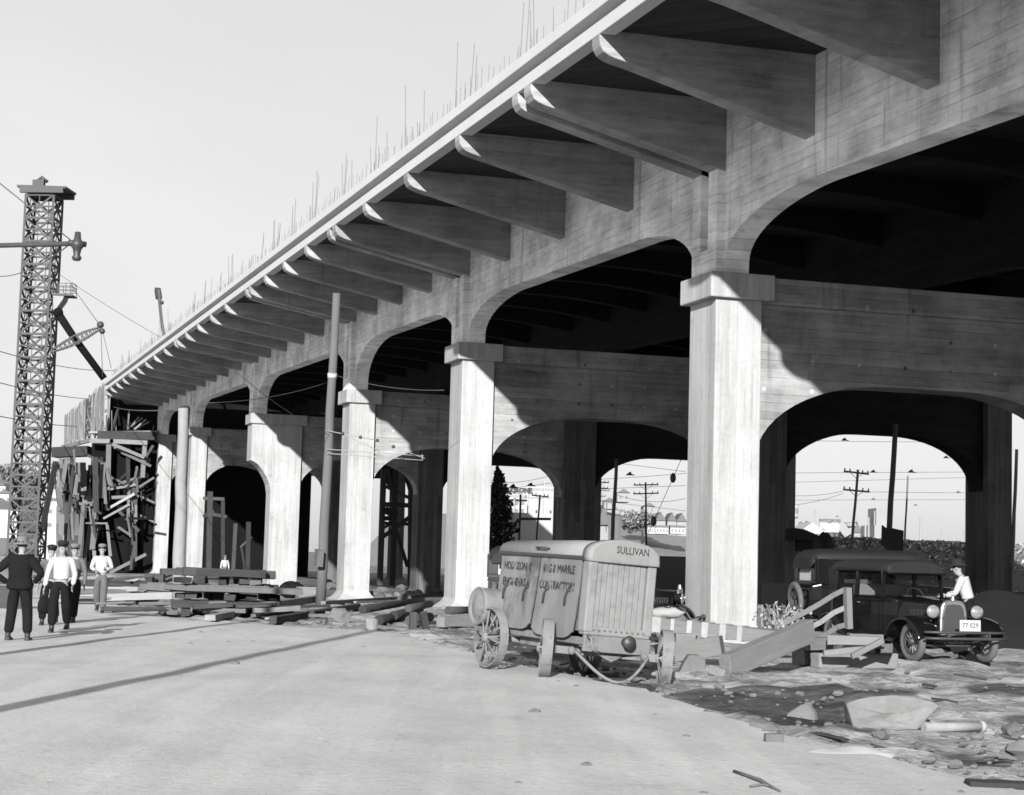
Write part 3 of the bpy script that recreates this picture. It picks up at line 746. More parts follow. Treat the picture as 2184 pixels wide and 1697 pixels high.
        m = MB(); m.lathe([(0,-.14),(.05,-.135),(.075,-.11),(.075,.11),(.05,.135),(0,.14)], 14, M0); m.build('hub', K['comp_iron'], wl)
    st = rd(-27); ax = V((math.cos(st), math.sin(st), 0)); fc = V((0,.12,.40))
    for sd in (-1, 1): iron_wheel(fc+ax*(sd*.82), .40, .15, st)
    for sd in (-1, 1): iron_wheel((sd*.80,2.05,.43), .43, .13, 0)
    m = MB(); m.bar(fc-ax*.78, fc+ax*.78, .08, .10); m.bar((0,.12,.4),(0,.12,.62),.14)
    # curved spring under the nose
    m.build('axle', K['comp_iron'], t)
    m = MB(); m.tube([(-.75,2.05,.43),(.75,2.05,.43)], .045, 8); m.build('axle', K['comp_iron'], t)
    m = MB()
    for k in range(3): m.tube([(-W*(1-.25*k),-.02,.5-.035*k),(0,-.02,.40-.045*k),(W*(1-.25*k),-.02,.5-.035*k)], .028, 6)
    m.build('leaf_spring', K['comp_iron'], t)
    m = MB(); a = fc-ax*.5+V((0,-.06,0)); b = fc+ax*.5+V((0,-.06,0))
    pts = [a.lerp(b, k/14)+V((-.0,-.10-.35*math.sin(math.pi*k/14)*.6,-.36*math.sin(math.pi*k/14))) for k in range(15)]
    m.tube(pts, .024, 6); m.ball(a, .06, 8, 6); m.ball(b, .06, 8, 6); m.build('tow_chain', K['comp_iron'], t)
    return t
comp = make_compressor()
cpos = gnd(1283, 1452)
place(comp, (cpos.x+.10, cpos.y+.02, -.05), rd(10.5), rd(1.0), rd(3.8)); comp.scale = (1.04,1.04,1.05)
p = onD(1078, 1250, 41.5); p = onD(1097, 1250, 42) + V((.47,.88,0))*3.6; place(s4, (p.x, p.y, terr(p.x,p.y)+.05), rd(180-28)); s4.scale = (1.04,)*3
# ------------------------------------------------------------------ people
K['skin'] = rough_mat('weathered_skin', .30, .1, 9, .6)
K['cloth_dark'] = rough_mat('dark_wool_cloth', .012, .3, 12, .95, .1)
K['cloth_mid'] = rough_mat('grey_work_cloth', .12, .3, 12, .95, .1)
K['cloth_pale'] = rough_mat('pale_cotton_cloth', .48, .12, 12, .9, .1)
K['felt'] = rough_mat('grey_felt', .16, .2, 12, .9, .1)
K['felt_dark'] = rough_mat('dark_felt', .025, .2, 12, .9, .1)
K['leather'] = plain('dark_boot_leather', .02, .5, .4)
def stripe_cloth():
    t = NT('striped_shirt_cloth', .9, .1)
    x, y, z = t.sep(t.pos(True)); n = t.noise(t.pos(True), 4, 2)
    f = t.math('FRACT', t.math('MULTIPLY', t.math('MULTIPLY_ADD', n, .12, z), 26))
    t.color(t.math('MULTIPLY_ADD', t.step(f, .4, .7), .2, .27)); return t.m
K['striped'] = stripe_cloth()
def skin(name, nodes, edges, mat, parent, sub=2, extra=None):
    bm = bmesh.new(); lay = bm.verts.layers.skin.verify(); d = {}
    for i, (k, (p, r)) in enumerate(nodes.items()):
        v = bm.verts.new(p); d[k] = v
        v[lay].radius = r if isinstance(r, tuple) else (r, r); v[lay].use_root = (i == 0)
    for a, b in edges: bm.edges.new((d[a], d[b]))
    me = bpy.data.meshes.new('tmp'); bm.to_mesh(me); bm.free()
    o = bpy.data.objects.new('tmp', me); COL.objects.link(o)
    sk = o.modifiers.new('skin', 'SKIN'); sk.use_smooth_shade = True; sk.branch_smoothing = .4
    sb = o.modifiers.new('sub', 'SUBSURF'); sb.levels = sub; sb.render_levels = sub
    dg = bpy.context.evaluated_depsgraph_get(); dg.update()
    m2 = bpy.data.meshes.new_from_object(o.evaluated_get(dg)); bpy.data.objects.remove(o); bpy.data.meshes.remove(me)
    mb = MB(); mb.add([v.co[:] for v in m2.vertices], [tuple(p.vertices) for p in m2.polygons], True); bpy.data.meshes.remove(m2)
    if extra: extra(mb)
    return mb.build(name, mat, parent)
def person(label, pose, shirt, trousers, hat=None, hatmat=None, coat=False, bare_arms=False, group=None):
    t = thing('person', label, 'person', (0,0,0), group, world=False)
    P = dict(pelvis=(0,0,.96), waist=(0,0,1.08), chest=(0,0,1.28), neckb=(0,0,1.45), neck=(0,-.01,1.50), jaw=(0,-.03,1.565), head=(0,-.015,1.645), crown=(0,-.005,1.72))
    for s, n in ((-1,'R'),(1,'L')):
        P.update({'hip'+n:(s*.09,0,.92),'knee'+n:(s*.11,-.02,.50),'ank'+n:(s*.12,.02,.10),'sh'+n:(s*.185,0,1.41),'elb'+n:(s*.25,.02,1.13),'wri'+n:(s*.26,-.05,.88)})
    P.update(pose)
    Q = {k: V(v) for k, v in P.items()}
    # hands: palm, four fingers and a thumb grown on the body mesh
    def hands(mb):
        for n, s in (('R',-1),('L',1)):
            e, wr = Q['elb'+n], Q['wri'+n]; d = (wr-e).normalized(); sd = V((0,-1,0)) if abs(d.y) < .8 else V((0,0,-1))
            side = d.cross(V((s,0,0))); side = side.normalized() if side.length > .1 else sd
            nrm = d.cross(side).normalized(); c = wr + d*.05
            mb.ball((0,0,0), 1, 8, 6, (1,1,1), basis(c, side*.042, nrm*.02, d*.055))
            for k in range(4):
                b = c + side*(.03-.02*k) + d*.035; L = (.068,.076,.071,.055)[k]; cur = nrm*(-s*.014)
                mb.tube([b, b+d*L*.5+cur*.5, b+d*L*.8+cur*1.8], [.0095,.009,.007], 6)
            b = c + side*.036 - d*.01; mb.tube([b, b+side*.022+d*.03, b+side*.024+d*.055], [.011,.0105,.008], 6)
        h = Q['head']; j = Q['jaw']; up = (Q['crown']-j).normalized(); f = V((0,-1,0)); f = (f-up*f.dot(up)).normalized(); r = f.cross(up)
        mb.ball((0,0,0), 1, 8, 6, (1,1,1), basis(h+f*.098-up*.018, r*.014, f*.02, up*.026))
        for sx in (-1, 1): mb.ball((0,0,0), 1, 8, 6, (1,1,1), basis(h+r*(sx*.078)-up*.01-f*.005, r*.012, f*.024, up*.034))
    nodes = {}
    def nd(k, r): nodes[k] = (Q[k], r)
    nd('pelvis',(.13,.10)); nd('waist',(.12,.09)); nd('chest',(.15,.105)); nd('neckb',(.075,.07)); nd('neck',(.052,.055)); nd('jaw',(.062,.078)); nd('head',(.078,.098)); nd('crown',(.055,.07))
    E = [('pelvis','waist'),('waist','chest'),('chest','neckb'),('neckb','neck'),('neck','jaw'),('jaw','head'),('head','crown')]
    for n in 'RL':
        nd('hip'+n,.075); nd('knee'+n,.052); nd('ank'+n,.036); nd('sh'+n,.055); nd('elb'+n,.038); nd('wri'+n,(.027,.023))
        E += [('pelvis','hip'+n),('hip'+n,'knee'+n),('knee'+n,'ank'+n),('neckb','sh'+n),('sh'+n,'elb'+n),('elb'+n,'wri'+n)]
    skin('body', nodes, E, K['skin'], t, 2, hands)
    nodes = {}; nd('pelvis',(.175,.135)); nd('waist',(.155,.12)); E = [('pelvis','waist')]
    for n in 'RL':
        nd('hip'+n,.115); nd('knee'+n,.096); nodes['hem'+n] = (Q['knee'+n].lerp(Q['ank'+n], .93), .086)
        E += [('pelvis','hip'+n),('hip'+n,'knee'+n),('knee'+n,'hem'+n)]
    skin('trousers', nodes, E, trousers, t)
    nodes = {}; nd('chest',(.19 if not coat else .25,.14 if not coat else .18)); nd('waist',(.165 if not coat else .235,.125 if not coat else .145)); nd('neckb',(.088,.08)); E = [('chest','waist'),('chest','neckb')]
    if coat: nodes['skirt'] = (Q['pelvis']+V((0,0,-.10)), (.265,.205)); nd('pelvis',(.25,.19)); E += [('waist','pelvis'),('pelvis','skirt')]
    else: nodes['tail'] = (Q['waist'].lerp(Q['pelvis'],.5), (.17,.13)); E += [('waist','tail')]
    for n in 'RL':
        nd('sh'+n,.078 if not coat else .10); nd('elb'+n,.056 if not coat else .07)
        E += [('neckb','sh'+n),('sh'+n,'elb'+n)]
        nodes['cuff'+n] = (Q['elb'+n].lerp(Q['wri'+n], .35 if bare_arms else .92), .05); E += [('elb'+n,'cuff'+n)]
    skin('jacket' if coat else 'shirt', nodes, E, shirt, t)
    for n in 'RL':
        a = Q['ank'+n]; m = MB(); kn = Q['knee'+n]
        f = V((0,-1,0)); dz = a.z-.10
        m.tube([a+f*-.05+V((0,0,-.05)), a+f*.02+V((0,0,-.05)), a+f*.12+V((0,0,-.068)), a+f*.19+V((0,0,-.075))], [.042,.052,.045,.026], 10); m.tube([a+V((0,0,.06)), a+V((0,0,-.05))], [.05,.047], 10)
        m.box((a.x-.045,a.y-.2,a.z-.1),(a.x+.045,a.y+.08,a.z-.085)); m.build('shoe', K['leather'], t)
    h = Q['head']; cr = Q['crown']; up = (cr-Q['jaw']).normalized(); f = V((0,-1,0)); f = (f-up*f.dot(up)).normalized(); r = f.cross(up)
    M = basis(h+up*.035, r, -f, up)
    m = MB(); m.lathe([(.088,-.04),(.098,.0),(.096,.05),(.07,.09),(.02,.105),(0,.105)], 14, M @ Matrix.Translation((0,.018,0)) @ Matrix.Diagonal((.92,1.08,.95,1))); m.build('hair', K['leather'], t)
    if hat == 'brim':
        m = MB(); m.lathe([(.175,-.014),(.185,0),(.10,.012),(.098,.05),(.09,.11),(.05,.125),(0,.112)], 20, M @ Matrix.Translation((0,.005,.015)) @ Matrix.Diagonal((.95,1.15,1,1))); m.build('hat', hatmat, t)
    elif hat == 'cap':
        m = MB(); m.lathe([(.098,-.005),(.118,.04),(.11,.075),(.05,.095),(0,.098)], 16, M @ Matrix.Translation((0,0,.02)) @ Matrix.Diagonal((.95,1.12,1,1)))
        m.tube([V(M @ V((-.07,-.09,.02))), V(M @ V((0,-.165,.01))), V(M @ V((.07,-.09,.02)))], [.012,.022,.012], 6); m.build('cap', hatmat, t)
    return t
def stand(o, p, face, s=1.0):                                   # face: world direction the figure looks along
    o.location = V(p); o.scale = (s,s,s); o.rotation_euler.z = math.atan2(face[0], -face[1])
Fh = V((CF.x, CF.y, 0)).normalized(); Rh = V((Fh.y, -Fh.x, 0))
def cdir(r, f): return Rh*r + Fh*f
walkA = dict(hipR=(-.09,-.02,.92), kneeR=(-.10,-.20,.53), ankR=(-.10,-.22,.11), kneeL=(.10,.06,.51), ankL=(.10,.30,.17))
walkB = dict(kneeR=(-.10,.08,.52), ankR=(-.10,.28,.16), kneeL=(.10,-.18,.52), ankL=(.10,-.24,.10))
man1 = person('man in dark jacket and grey felt hat seen from behind with elbows out',
    dict(hipR=(-.1,0,.92), kneeR=(-.15,-.03,.5), ankR=(-.19,.02,.1), kneeL=(.13,-.02,.5), ankL=(.15,.04,.1), elbR=(-.42,.10,1.17), wriR=(-.22,-.08,1.0), elbL=(.43,.10,1.16), wriL=(.23,-.08,.98), head=(0,-.04,1.64), crown=(0,-.04,1.715), jaw=(0,-.05,1.56)),
    K['cloth_dark'], K['cloth_dark'], 'brim', K['felt'], coat=True)
stand(man1, gnd(36, 1369), cdir(.12, 1), 1.02)
man2 = person('man in white shirt and dark trousers walking with a dark bag at his side',
    dict(walkA, elbR=(-.27,.02,1.13), wriR=(-.30,-.06,.88), elbL=(.25,.08,1.14), wriL=(.24,-.08,.92)), K['cloth_pale'], K['cloth_dark'], 'cap', K['felt_dark'])
stand(man2, gnd(125, 1351), cdir(.06,-1), 1.0)
bag = thing('canvas_bag', 'dark bag carried in the hand of the man in white shirt', 'bag', (0,0,0), world=False)
m = MB(); m.lathe([(0,0),(.10,.01),(.125,.1),(.12,.22),(.09,.30),(.02,.33)], 14, Matrix.Diagonal((1.15,.55,1,1))); m.build('bag_body', K['cloth_dark'], bag)
m = MB(); m.tube([(-.07,0,.3),(-.05,0,.42),(.05,0,.42),(.07,0,.3)], .012, 6); m.build('handle', K['leather'], bag)
p2 = man2.location; hnd = V(p2)+cdir(-.29,-.04); place(bag, (hnd.x, hnd.y, p2.z+.36), rd(20))
man3 = person('man in pale shirt and grey trousers walking alone with both forearms raised',
    dict(walkB, elbR=(-.26,.04,1.16), wriR=(-.14,-.20,1.12), elbL=(.26,.04,1.16), wriL=(.14,-.20,1.14)), K['cloth_pale'], K['cloth_mid'], 'cap', K['felt'])
stand(man3, gnd(212, 1309), cdir(.1,-1), .98)
man4 = person('workman in dusty grey clothes walking just behind the white shirted man', dict(walkB), K['cloth_mid'], K['cloth_dark'], 'cap', K['felt'])
q = gnd(153, 1330); stand(man4, q, cdir(-.05,-1), .97)
man5 = person('workman in grey clothes half hidden between the jacketed man and the white shirted man', dict(walkA), K['cloth_mid'], K['cloth_dark'], 'cap', K['felt_dark'])
stand(man5, gnd(103, 1336), cdir(.05,-1), .95)
man6 = person('man in striped shirt and dark hat standing beside the black coupe',
    dict(waist=(0,-.02,1.08), chest=(0,-.08,1.27), neckb=(0,-.13,1.43), neck=(0,-.16,1.48), jaw=(0,-.21,1.53), head=(0,-.22,1.61), crown=(0,-.22,1.685), shR=(-.185,-.11,1.39), shL=(.185,-.11,1.39), elbR=(-.23,-.24,1.15), wriR=(-.18,-.45,1.1), elbL=(.23,-.22,1.13), wriL=(.17,-.42,1.08)),
    K['striped'], K['cloth_dark'], 'brim', K['felt_dark'])
p = onD(2066, 1300, 35.5); stand(man6, (p.x, p.y, .03), cdir(-.9,.35), 1.06)
man7 = person('small figure of a workman in pale shirt under the far arch', dict(walkA), K['cloth_pale'], K['cloth_mid'], 'cap', K['felt'])
p = onD(479, 1222, 118); stand(man7, (p.x, p.y, terr(p.x,p.y)), cdir(.3,-1))

# ------------------------------------------------------------------ timber and rubble
def timber(a, b, w, h, label, mat='timber', name='timber', group=None, cat='timber', jit=.012, bevel=.012):
    a, b = V(a), V(b); c = (a+b)/2
    t = MB(); _, d, r, u, L = t.frame(a, b); vs = []; fs = []; N = 5; bow = rng.gauss(0, .012)
    for k in range(N+1):
        x = L*(k/N-.5); bz = bow*math.cos(math.pi*(k/N-.5)); e = 1.6 if k in (0, N) else .5
        for i, j in ((-1,-1),(1,-1),(1,1),(-1,1)): vs.append((x+rng.uniform(-jit,jit)*(1 if k in (0,N) else .2), i*w/2+bz+rng.uniform(-jit,jit)*e*.6, j*h/2+rng.uniform(-jit,jit)*e*.6))
    for k in range(N):
        for i in range(4): fs.append((k*4+i, k*4+(i+1)%4, k*4+4+(i+1)%4, k*4+4+i))
    fs += [(3,2,1,0), (N*4,N*4+1,N*4+2,N*4+3)]
    t.add(vs, fs); o = t.build(name, K.get(mat+'_grain', K[mat]), None, bevel=bevel); o.matrix_basis = basis(c, d, -r, u)
    return tag(o, label, cat, group)
def _e(x, y): return ((1550+x/5.657)*.8736, (1400+y/5.657)*.8736)
def _z5(x, y): return ((1800+x/3.12)*.8736, (1250+y/3.12)*.8736)
def _g5(x, y): return ((600+x/3.12)*.8736, (1350+y/3.12)*.8736)
def _c2(x, y): return (x/2.829*.8736, (1000+y/2.829)*.8736)
def _f3(x, y): return ((350+x/2.4238)*.8736, (850+y/2.4238)*.8736)
def _f1(x, y): return (x/2.357*.8736, (380+y/2.357)*.8736)
T1 = timber(onD(*_e(180,690), 34.0), onD(*_z5(330,960), 32.6), .30, .25, 'long heavy timber with whitewash stripes lying across the foot of the nearest pier')
a1, b1 = onD(*_e(180,690), 34.0), onD(*_z5(330,960), 32.6); dd = (b1-a1).normalized()
m = MB()
def dash(pa, pb, w):
    for x, wd in ((150,150),(420,50),(690,70),(935,90),(1215,90),(1480,70)):
        k = (x-0)/1800.0
        c = a1.lerp(b1, .02+k*.86); n = dd.cross(V((0,0,1))).normalized(); hw = wd/5.657*.8736*33.5/FPX/2
        s = MB(); s.bar(c-dd*hw+n*.004-V((0,0,0)), c+dd*hw+n*.004, .335, .282, jit=.004); o = s.build('whitewash_stripe', K['paint_grey'], T1); o.matrix_parent_inverse = T1.matrix_basis.inverted()
dash(a1, b1, 0)
timber(onD(*_e(300,1120), 30.3), onD(*_e(1205,1000), 30.0), .30, .33, 'thick squared timber lying between the compressor wheel and the nearest pier')
timber(onD(*_e(560,890), 31.6), onD(*_e(830,890), 31.6), .2, .14, 'short timber end poking out under the striped timber')
timber(onD(*_e(1245,1290), 27.4), onD(*_z5(545,905), 29.2), .22, .36, 'big pale plank leaning up from the dirt over a block', 'timber')
timber(gnd(*_z5(590,1190))+V((0,0,.12)), gnd(*_z5(1190,1190))+V((0,0,.12)), .3, .26, 'whitish squared block lying flat on the dirt before the coupe', 'timber', bevel=.03)
c = gnd(*_z5(540,1180)); timber(c+V((-.14,.1,.2)), c+V((.3,.25,.22)), .3, .36, 'short dark ended block propping the big leaning plank')
timber(onD(*_z5(500,1010), 30.2), onD(*_z5(700,1000), 30.4), .3, .2, 'pale block on top of the propping block', 'timber')
timber(onD(*_z5(560,930), 31), onD(*_z5(860,975), 30.6), .2, .12, 'narrow board running behind the leaning plank')
timber(onD(*_z5(690,975), 30), onD(*_z5(1105,985), 29.8), .25, .15, 'level plank on short legs in front of the coupe door', 'timber')
timber(onD(*_z5(845,955), 30.2), onD(*_z5(1108,965), 30.2), .22, .12, 'second board lying on the level plank before the coupe', 'timber')
timber(onD(*_z5(660,1080), 29.6), onD(*_z5(965,1045), 29.6), .12, .1, 'thin board under the level plank')
timber(onD(*_z5(870,1105), 29.4), onD(*_z5(1105,985), 29.5), .1, .09, 'thin slanting board leaning on the level plank')
timber(gnd(*_z5(1085,1120)), onD(*_z5(1085,1000), 29.8), .16, .12, 'short upright leg under the level plank')
timber(gnd(*_z5(1135,1130)), onD(*_z5(1135,1040), 29.9), .2, .16, 'stub of pale post beside the coupe front wheel')
# broken rail fence by the coupe
fn = thing('broken_fence', 'broken pale rail fence sagging from one post beside the coupe', 'fence', onD(*_z5(850,860), 30.6))
m = MB(); m.bar(onD(*_z5(848,890), 30.6), onD(*_z5(838,578), 30.6), .13, .10); m.build('post', K['timber'], fn)
for pts in (((822,592),(735,635),(640,695),(500,775),(360,848)), ((820,732),(735,770),(640,840),(560,880)), ((826,862),(760,880),(690,930),(640,965))):
    m = MB()
    for u, w_ in zip(pts[:-1], pts[1:]): m.bar(onD(*_z5(*u), 30.65), onD(*_z5(*w_), 30.7), .05, .085)
    m.build('rail', K['timber'], fn)
c = gnd(1475, 1437)
m = MB(); m.prism([(-.22,0),(.2,0),(.2,.22),(.1,.29),(-.06,.29),(-.12,.2)], lambda p, s: (p[0], (-.14,.14)[s], p[1])); o = m.build('concrete_block', K['stone'], None, bevel=.02); o.location = c; o.rotation_euler.z = rd(-15)
tag(o, 'chipped concrete block under the thick timber behind the compressor wheel', 'block')
c = gnd(*_e(1150,1430)); m = MB(); m.cbox((0,0,.07), (.22,.3,.14)); o = m.build('brick_block', K['timber'], None, bevel=.02); o.location = c; o.rotation_euler = (rd(12),rd(8),rd(35)); tag(o, 'small tilted block lying at the foot of the leaning plank', 'block')
def sack(c, L, r, rz, label, mat='timber_pale', group=None):
    m = MB(); m.ball((0,0,0), 1, 18, 12, (L/2, r*1.1, r))
    m.v = [(x+.03*noise.noise(V((x*5,y*5,z*5))), y+.04*noise.noise(V((x*4,y*4,z*4+3))), z+.04*noise.noise(V((x*6,y*6,z*6+7)))) for x, y, z in m.v]
    o = m.build('cement_sack', K[mat], None); o.location = c; o.rotation_euler.z = rz; return tag(o, label, 'sack', group)
sack(onD(*_e(430,545), 33.9), .75, .10, rd(-16), 'limp pale sack lying on the striped timber next to the compressor')
# the heavy stack of dark timbers in front of the split pier
sc_ = gnd(470, 1317); ar = (Rh*.985 + Fh*.17).normalized(); af = V((-ar.y, ar.x, 0))
lay = [('bottom layer', .0, 'x', 7, 1.9), ('second layer', .20, 'a', 6, 2.6), ('third layer', .40, 'x', 6, 1.9), ('fourth layer', .60, 'a', 6, 3.0), ('fifth layer', .80, 'x', 5, 1.6), ('top layer', 1.0, 'a', 4, 2.6)]
for nm, z, dr, n, L in lay:
    for k in range(n):
        off = (k-(n-1)/2)*(.34 if dr == 'a' else .46)
        u, w_ = (ar, af) if dr == 'a' else (af, ar)
        c = sc_ + w_*(off+rng.uniform(-.12,.12)+(1.0 if dr == 'a' else 0)) + u*(rng.uniform(-.5,.5)+(1.0 if dr == 'x' else 0)) + V((0,0,z+.10))
        u2 = (u + w_*rng.gauss(0,.10) + V((0,0,rng.gauss(0,.012)))).normalized(); l2 = L*rng.uniform(.6,1.25)
        timber(c-u2*l2/2, c+u2*l2/2, rng.uniform(.2,.32), rng.uniform(.13,.2), 'dark heavy timber in the %s of the stack near the split pier' % nm, rng.choice(('timber_dark','timber_dark','timber_dark','black_boards','pole_wood')), 'stacked_timber', 'heavy timbers in the dark stack', jit=.025, bevel=.005)
for k in range(16):
    c = sc_ + ar*rng.uniform(-2.6,2.4) + af*rng.uniform(-.9,.7) + V((0,0,rng.uniform(.05,.3))); a_ = rng.gauss(0,.35); u2 = ar*math.cos(a_)+af*math.sin(a_); l2 = rng.uniform(.8,2.4)
    timber(c-u2*l2/2, c+u2*l2/2+V((0,0,rng.uniform(-.04,.12))), rng.uniform(.12,.28), rng.uniform(.04,.12), 'loose board strewn round the foot of the dark timber stack', rng.choice(('timber_dark','timber_dark','timber','pole_wood')), 'loose_board', 'boards round the dark stack', 'board', jit=.02)
# long planks and poles strewn along the road edge
def ground_plank(f, pts, w, h, label, mat='timber', lift=.03, group='loose planks along the road edge', D=None):
    a, b = [gnd(*f(*p)) for p in pts]; z = lift+h/2
    return timber(a+V((0,0,z)), b+V((0,0,z+.02)), w, h, label, mat, 'loose_plank', group, 'plank', jit=.01)
ground_plank(_g5, ((0,478),(560,388)), .22, .22, 'thick squared plank edging the road in front of the near utility pole', lift=.05)
ground_plank(_g5, ((205,552),(850,440)), .18, .16, 'long dark plank on the road side in front of the third pier', 'timber_dark')
ground_plank(_g5, ((590,405),(1150,358)), .16, .12, 'thin plank lying past the foot of the near utility pole')
ground_plank(_g5, ((1190,352),(1500,318)), .2, .14, 'dark plank pointing at the second pier base', 'timber_dark')
ground_plank(_g5, ((830,392),(1480,376)), .12, .08, 'pale lath lying across the ground left of the second pier', 'timber_pale')
ground_plank(_g5, ((560,475),(960,412)), .1, .06, 'pale narrow batten beside the long dark plank', 'timber_pale')
ground_plank(_g5, ((160,520),(460,470)), .12, .06, 'pale short board on the dirt left of the pale blocks', 'timber_pale')
ground_plank(_g5, ((1480,575),(1720,570)), .24, .24, 'short squared timber left of the compressor tank')
ground_plank(_g5, ((1300,565),(1480,560)), .1, .06, 'dark lath before the short squared timber', 'timber_dark')
ground_plank(_c2, ((760,1290),(1080,1275)), .2, .12, 'dark plank behind the walking men beside the stack', 'timber_dark')
ground_plank(_c2, ((820,1330),(1240,1300)), .2, .08, 'pale plank on the road in front of the dark stack', 'timber_pale')
ground_plank(_c2, ((905,1355),(1060,1350)), .3, .12, 'short dark board end at the left of the dark stack', 'timber_dark')
ground_plank(_c2, ((940,1250),(1190,1165)), .5, .16, 'broad pale plank propped toward the far leaning pier', 'timber_pale', .2)
ground_plank(_c2, ((1450,1470),(1980,1360)), .25, .14, 'long pale plank running right from the dark stack', 'timber_pale')
ground_plank(_c2, ((1600,1425),(1980,1350)), .25, .10, 'narrow plank along the right of the dark stack')
def logp(f, a, b, r, label, mat='timber_dark', lift=0, D=None):
    p, q = gnd(*f(*a)), gnd(*f(*b)); z = V((0,0,r+lift)); c = (p+q)/2+z
    m = MB(); m.tube([p+z-c, q+z-c], [r, r*.92], 12); o = m.build('round_log', K[mat], None); o.location = c; tag(o, label, 'log')
logp(_g5, (885,545), (1340,450), .10, 'longest dark round log in the log heap left of the compressor', lift=.25)
logp(_g5, (1120,535), (1330,470), .12, 'dark log lying beside the longest one', lift=.05)
logp(_g5, (1010,555), (1230,505), .12, 'stubby dark log at the front of the log heap')
logp(_g5, (1235,520), (1405,478), .10, 'short dark log at the right of the log heap', lift=.22)
logp(_g5, (1250,560), (1400,530), .13, 'thick short log under the right end of the log heap')
logp(_g5, (1535,545), (1715,540), .10, 'dark round log resting by the short squared timber', lift=.24)
timber(gnd(*_g5(1272,590)), gnd(*_g5(1272,590))+V((0,.02,.40)), .17, .15, 'stubby upright block nearer the log heap', 'timber_dark', 'stub_post')
timber(gnd(*_g5(1375,590)), gnd(*_g5(1362,590))+V((-.05,.02,.40)), .19, .15, 'stubby upright block nearer the compressor tank', 'timber_dark', 'stub_post')
timber(gnd(*_g5(935,585))+V((0,0,.12)), gnd(*_g5(985,585))+V((0,0,.12)), .25, .24, 'pale block with dark end before the log heap', 'timber_pale', 'timber_block')
def rock(c, size, label, mat='conc_edge', seed=0, name='stone_block', group=None, cat='stone', flat=.7):
    bm = bmesh.new(); bmesh.ops.create_icosphere(bm, subdivisions=2, radius=.5)
    for v in bm.verts:
        n = v.co.normalized(); v.co = v.co*(1+.5*noise.noise(n*1.6+V((seed,seed*2,0)))); v.co = V((v.co.x*size[0], v.co.y*size[1], v.co.z*size[2]))
    me = bpy.data.meshes.new(name); bm.to_mesh(me); bm.free(); me.materials.append(K[mat])
    o = bpy.data.objects.new(name, me); COL.objects.link(o); o.location = V(c)+V((0,0,size[2]*.3)); tag(o, label, cat, group); return o
for k, (x, y, s) in enumerate(((930,310,.55),(985,300,.6),(1040,275,.6),(1085,320,.5),(1020,325,.45),(1150,315,.5),(1215,330,.45),(1250,300,.5),(1310,290,.5),(620,215,.6),(640,250,.7),(1185,250,.55))):
    p = gnd(*_g5(x, y+35)); rock(p, (s*1.3,s,s*.8), 'lump of pale broken rubble heaped between the second and third piers', 'stone', k*1.7, 'rubble_lump', 'rubble lumps heaped between the piers', 'rubble')
for k, (x, y, w_, h_) in enumerate(((525,555,.18,.14),(580,555,.14,.16),(632,550,.16,.22),(700,530,.55,.45),(735,490,.3,.26),(795,562,.16,.1))):
    rock(gnd(*_g5(x, y+5)), (w_,w_*.8,h_), 'small pale rubble lump on the dirt left of the log heap', 'stone', 30+k, 'rubble_lump', 'small rubble lumps left of the log heap', 'rubble')
c = gnd(*_g5(520,345)); sack(c+V((-.9,.5,.35)), 1.2, .38, rd(10), 'dark bulging tarpaulin bundle by the near utility pole', 'cloth_dark').name = 'tarpaulin_bundle'
bpy.data.objects['tarpaulin_bundle']['category'] = 'bundle'
timber(c+V((-.75,0,.25)), c+V((.15,.1,.25)), .5, .5, 'pale square box beside the near utility pole', 'timber_pale', 'packing_box', None, 'box')
# foreground: big slab, mounds, pipe and bits
def slab():
    px = [(1130,282),(1200,258),(1290,240),(1420,235),(1530,255),(1640,268),(1680,290),(1620,370),(1565,445),(1400,450),(1180,440),(1150,370)]
    D = 18.9; pts = [onD(*_f7(*q), D) for q in px]; c = gnd(*_f7(1380,445))
    m = MB(); vs = []; fs = []; n = len(px); rings = 4
    for r in range(rings+1):
        f = r/rings
        for p in pts:
            q = p-c; ctr = V((0,0,.12)); k = 1-.22*max(0, f-.0)**2
            w_ = ctr+(q-ctr)*k + Fh*(.62*f)
            w_ += V((.03*noise.noise(w_*6), .03*noise.noise(w_*6+V((4,4,4))), .03*noise.noise(w_*5+V((9,1,2)))))
            w_.z -= .08*f; vs.append(w_)
    for r in range(rings):
        for k in range(n): fs.append((r*n+k, r*n+(k+1)%n, (r+1)*n+(k+1)%n, (r+1)*n+k))
    # front face with surface relief
    o = len(vs); inner = []
    for ring, k in ((0,.62),(1,.25)):
        for p in pts:
            q = p-c; ctr = V((0,0,.14)); w_ = ctr+(q-ctr)*k - Fh*(.05+.05*ring) + V((0,0,0)); w_ += Fh*(.04*noise.noise(w_*7)); vs.append(w_)
    for k in range(n): fs.append((k, o+k, o+(k+1)%n, (k+1)%n)); fs.append((o+k, o+n+k, o+n+(k+1)%n, o+(k+1)%n))
    fs.append(tuple(o+n+k for k in range(n))); fs.append(tuple(rings*n+k for k in reversed(range(n))))
    m.add(vs, fs); ob = m.build('concrete_slab', rough_mat('rough_broken_concrete', .20, .4, 6, .9, bump=.6), None, bevel=.02); ob.location = c; tag(ob, 'large broken slab of concrete standing in the near dirt', 'slab')
slab()
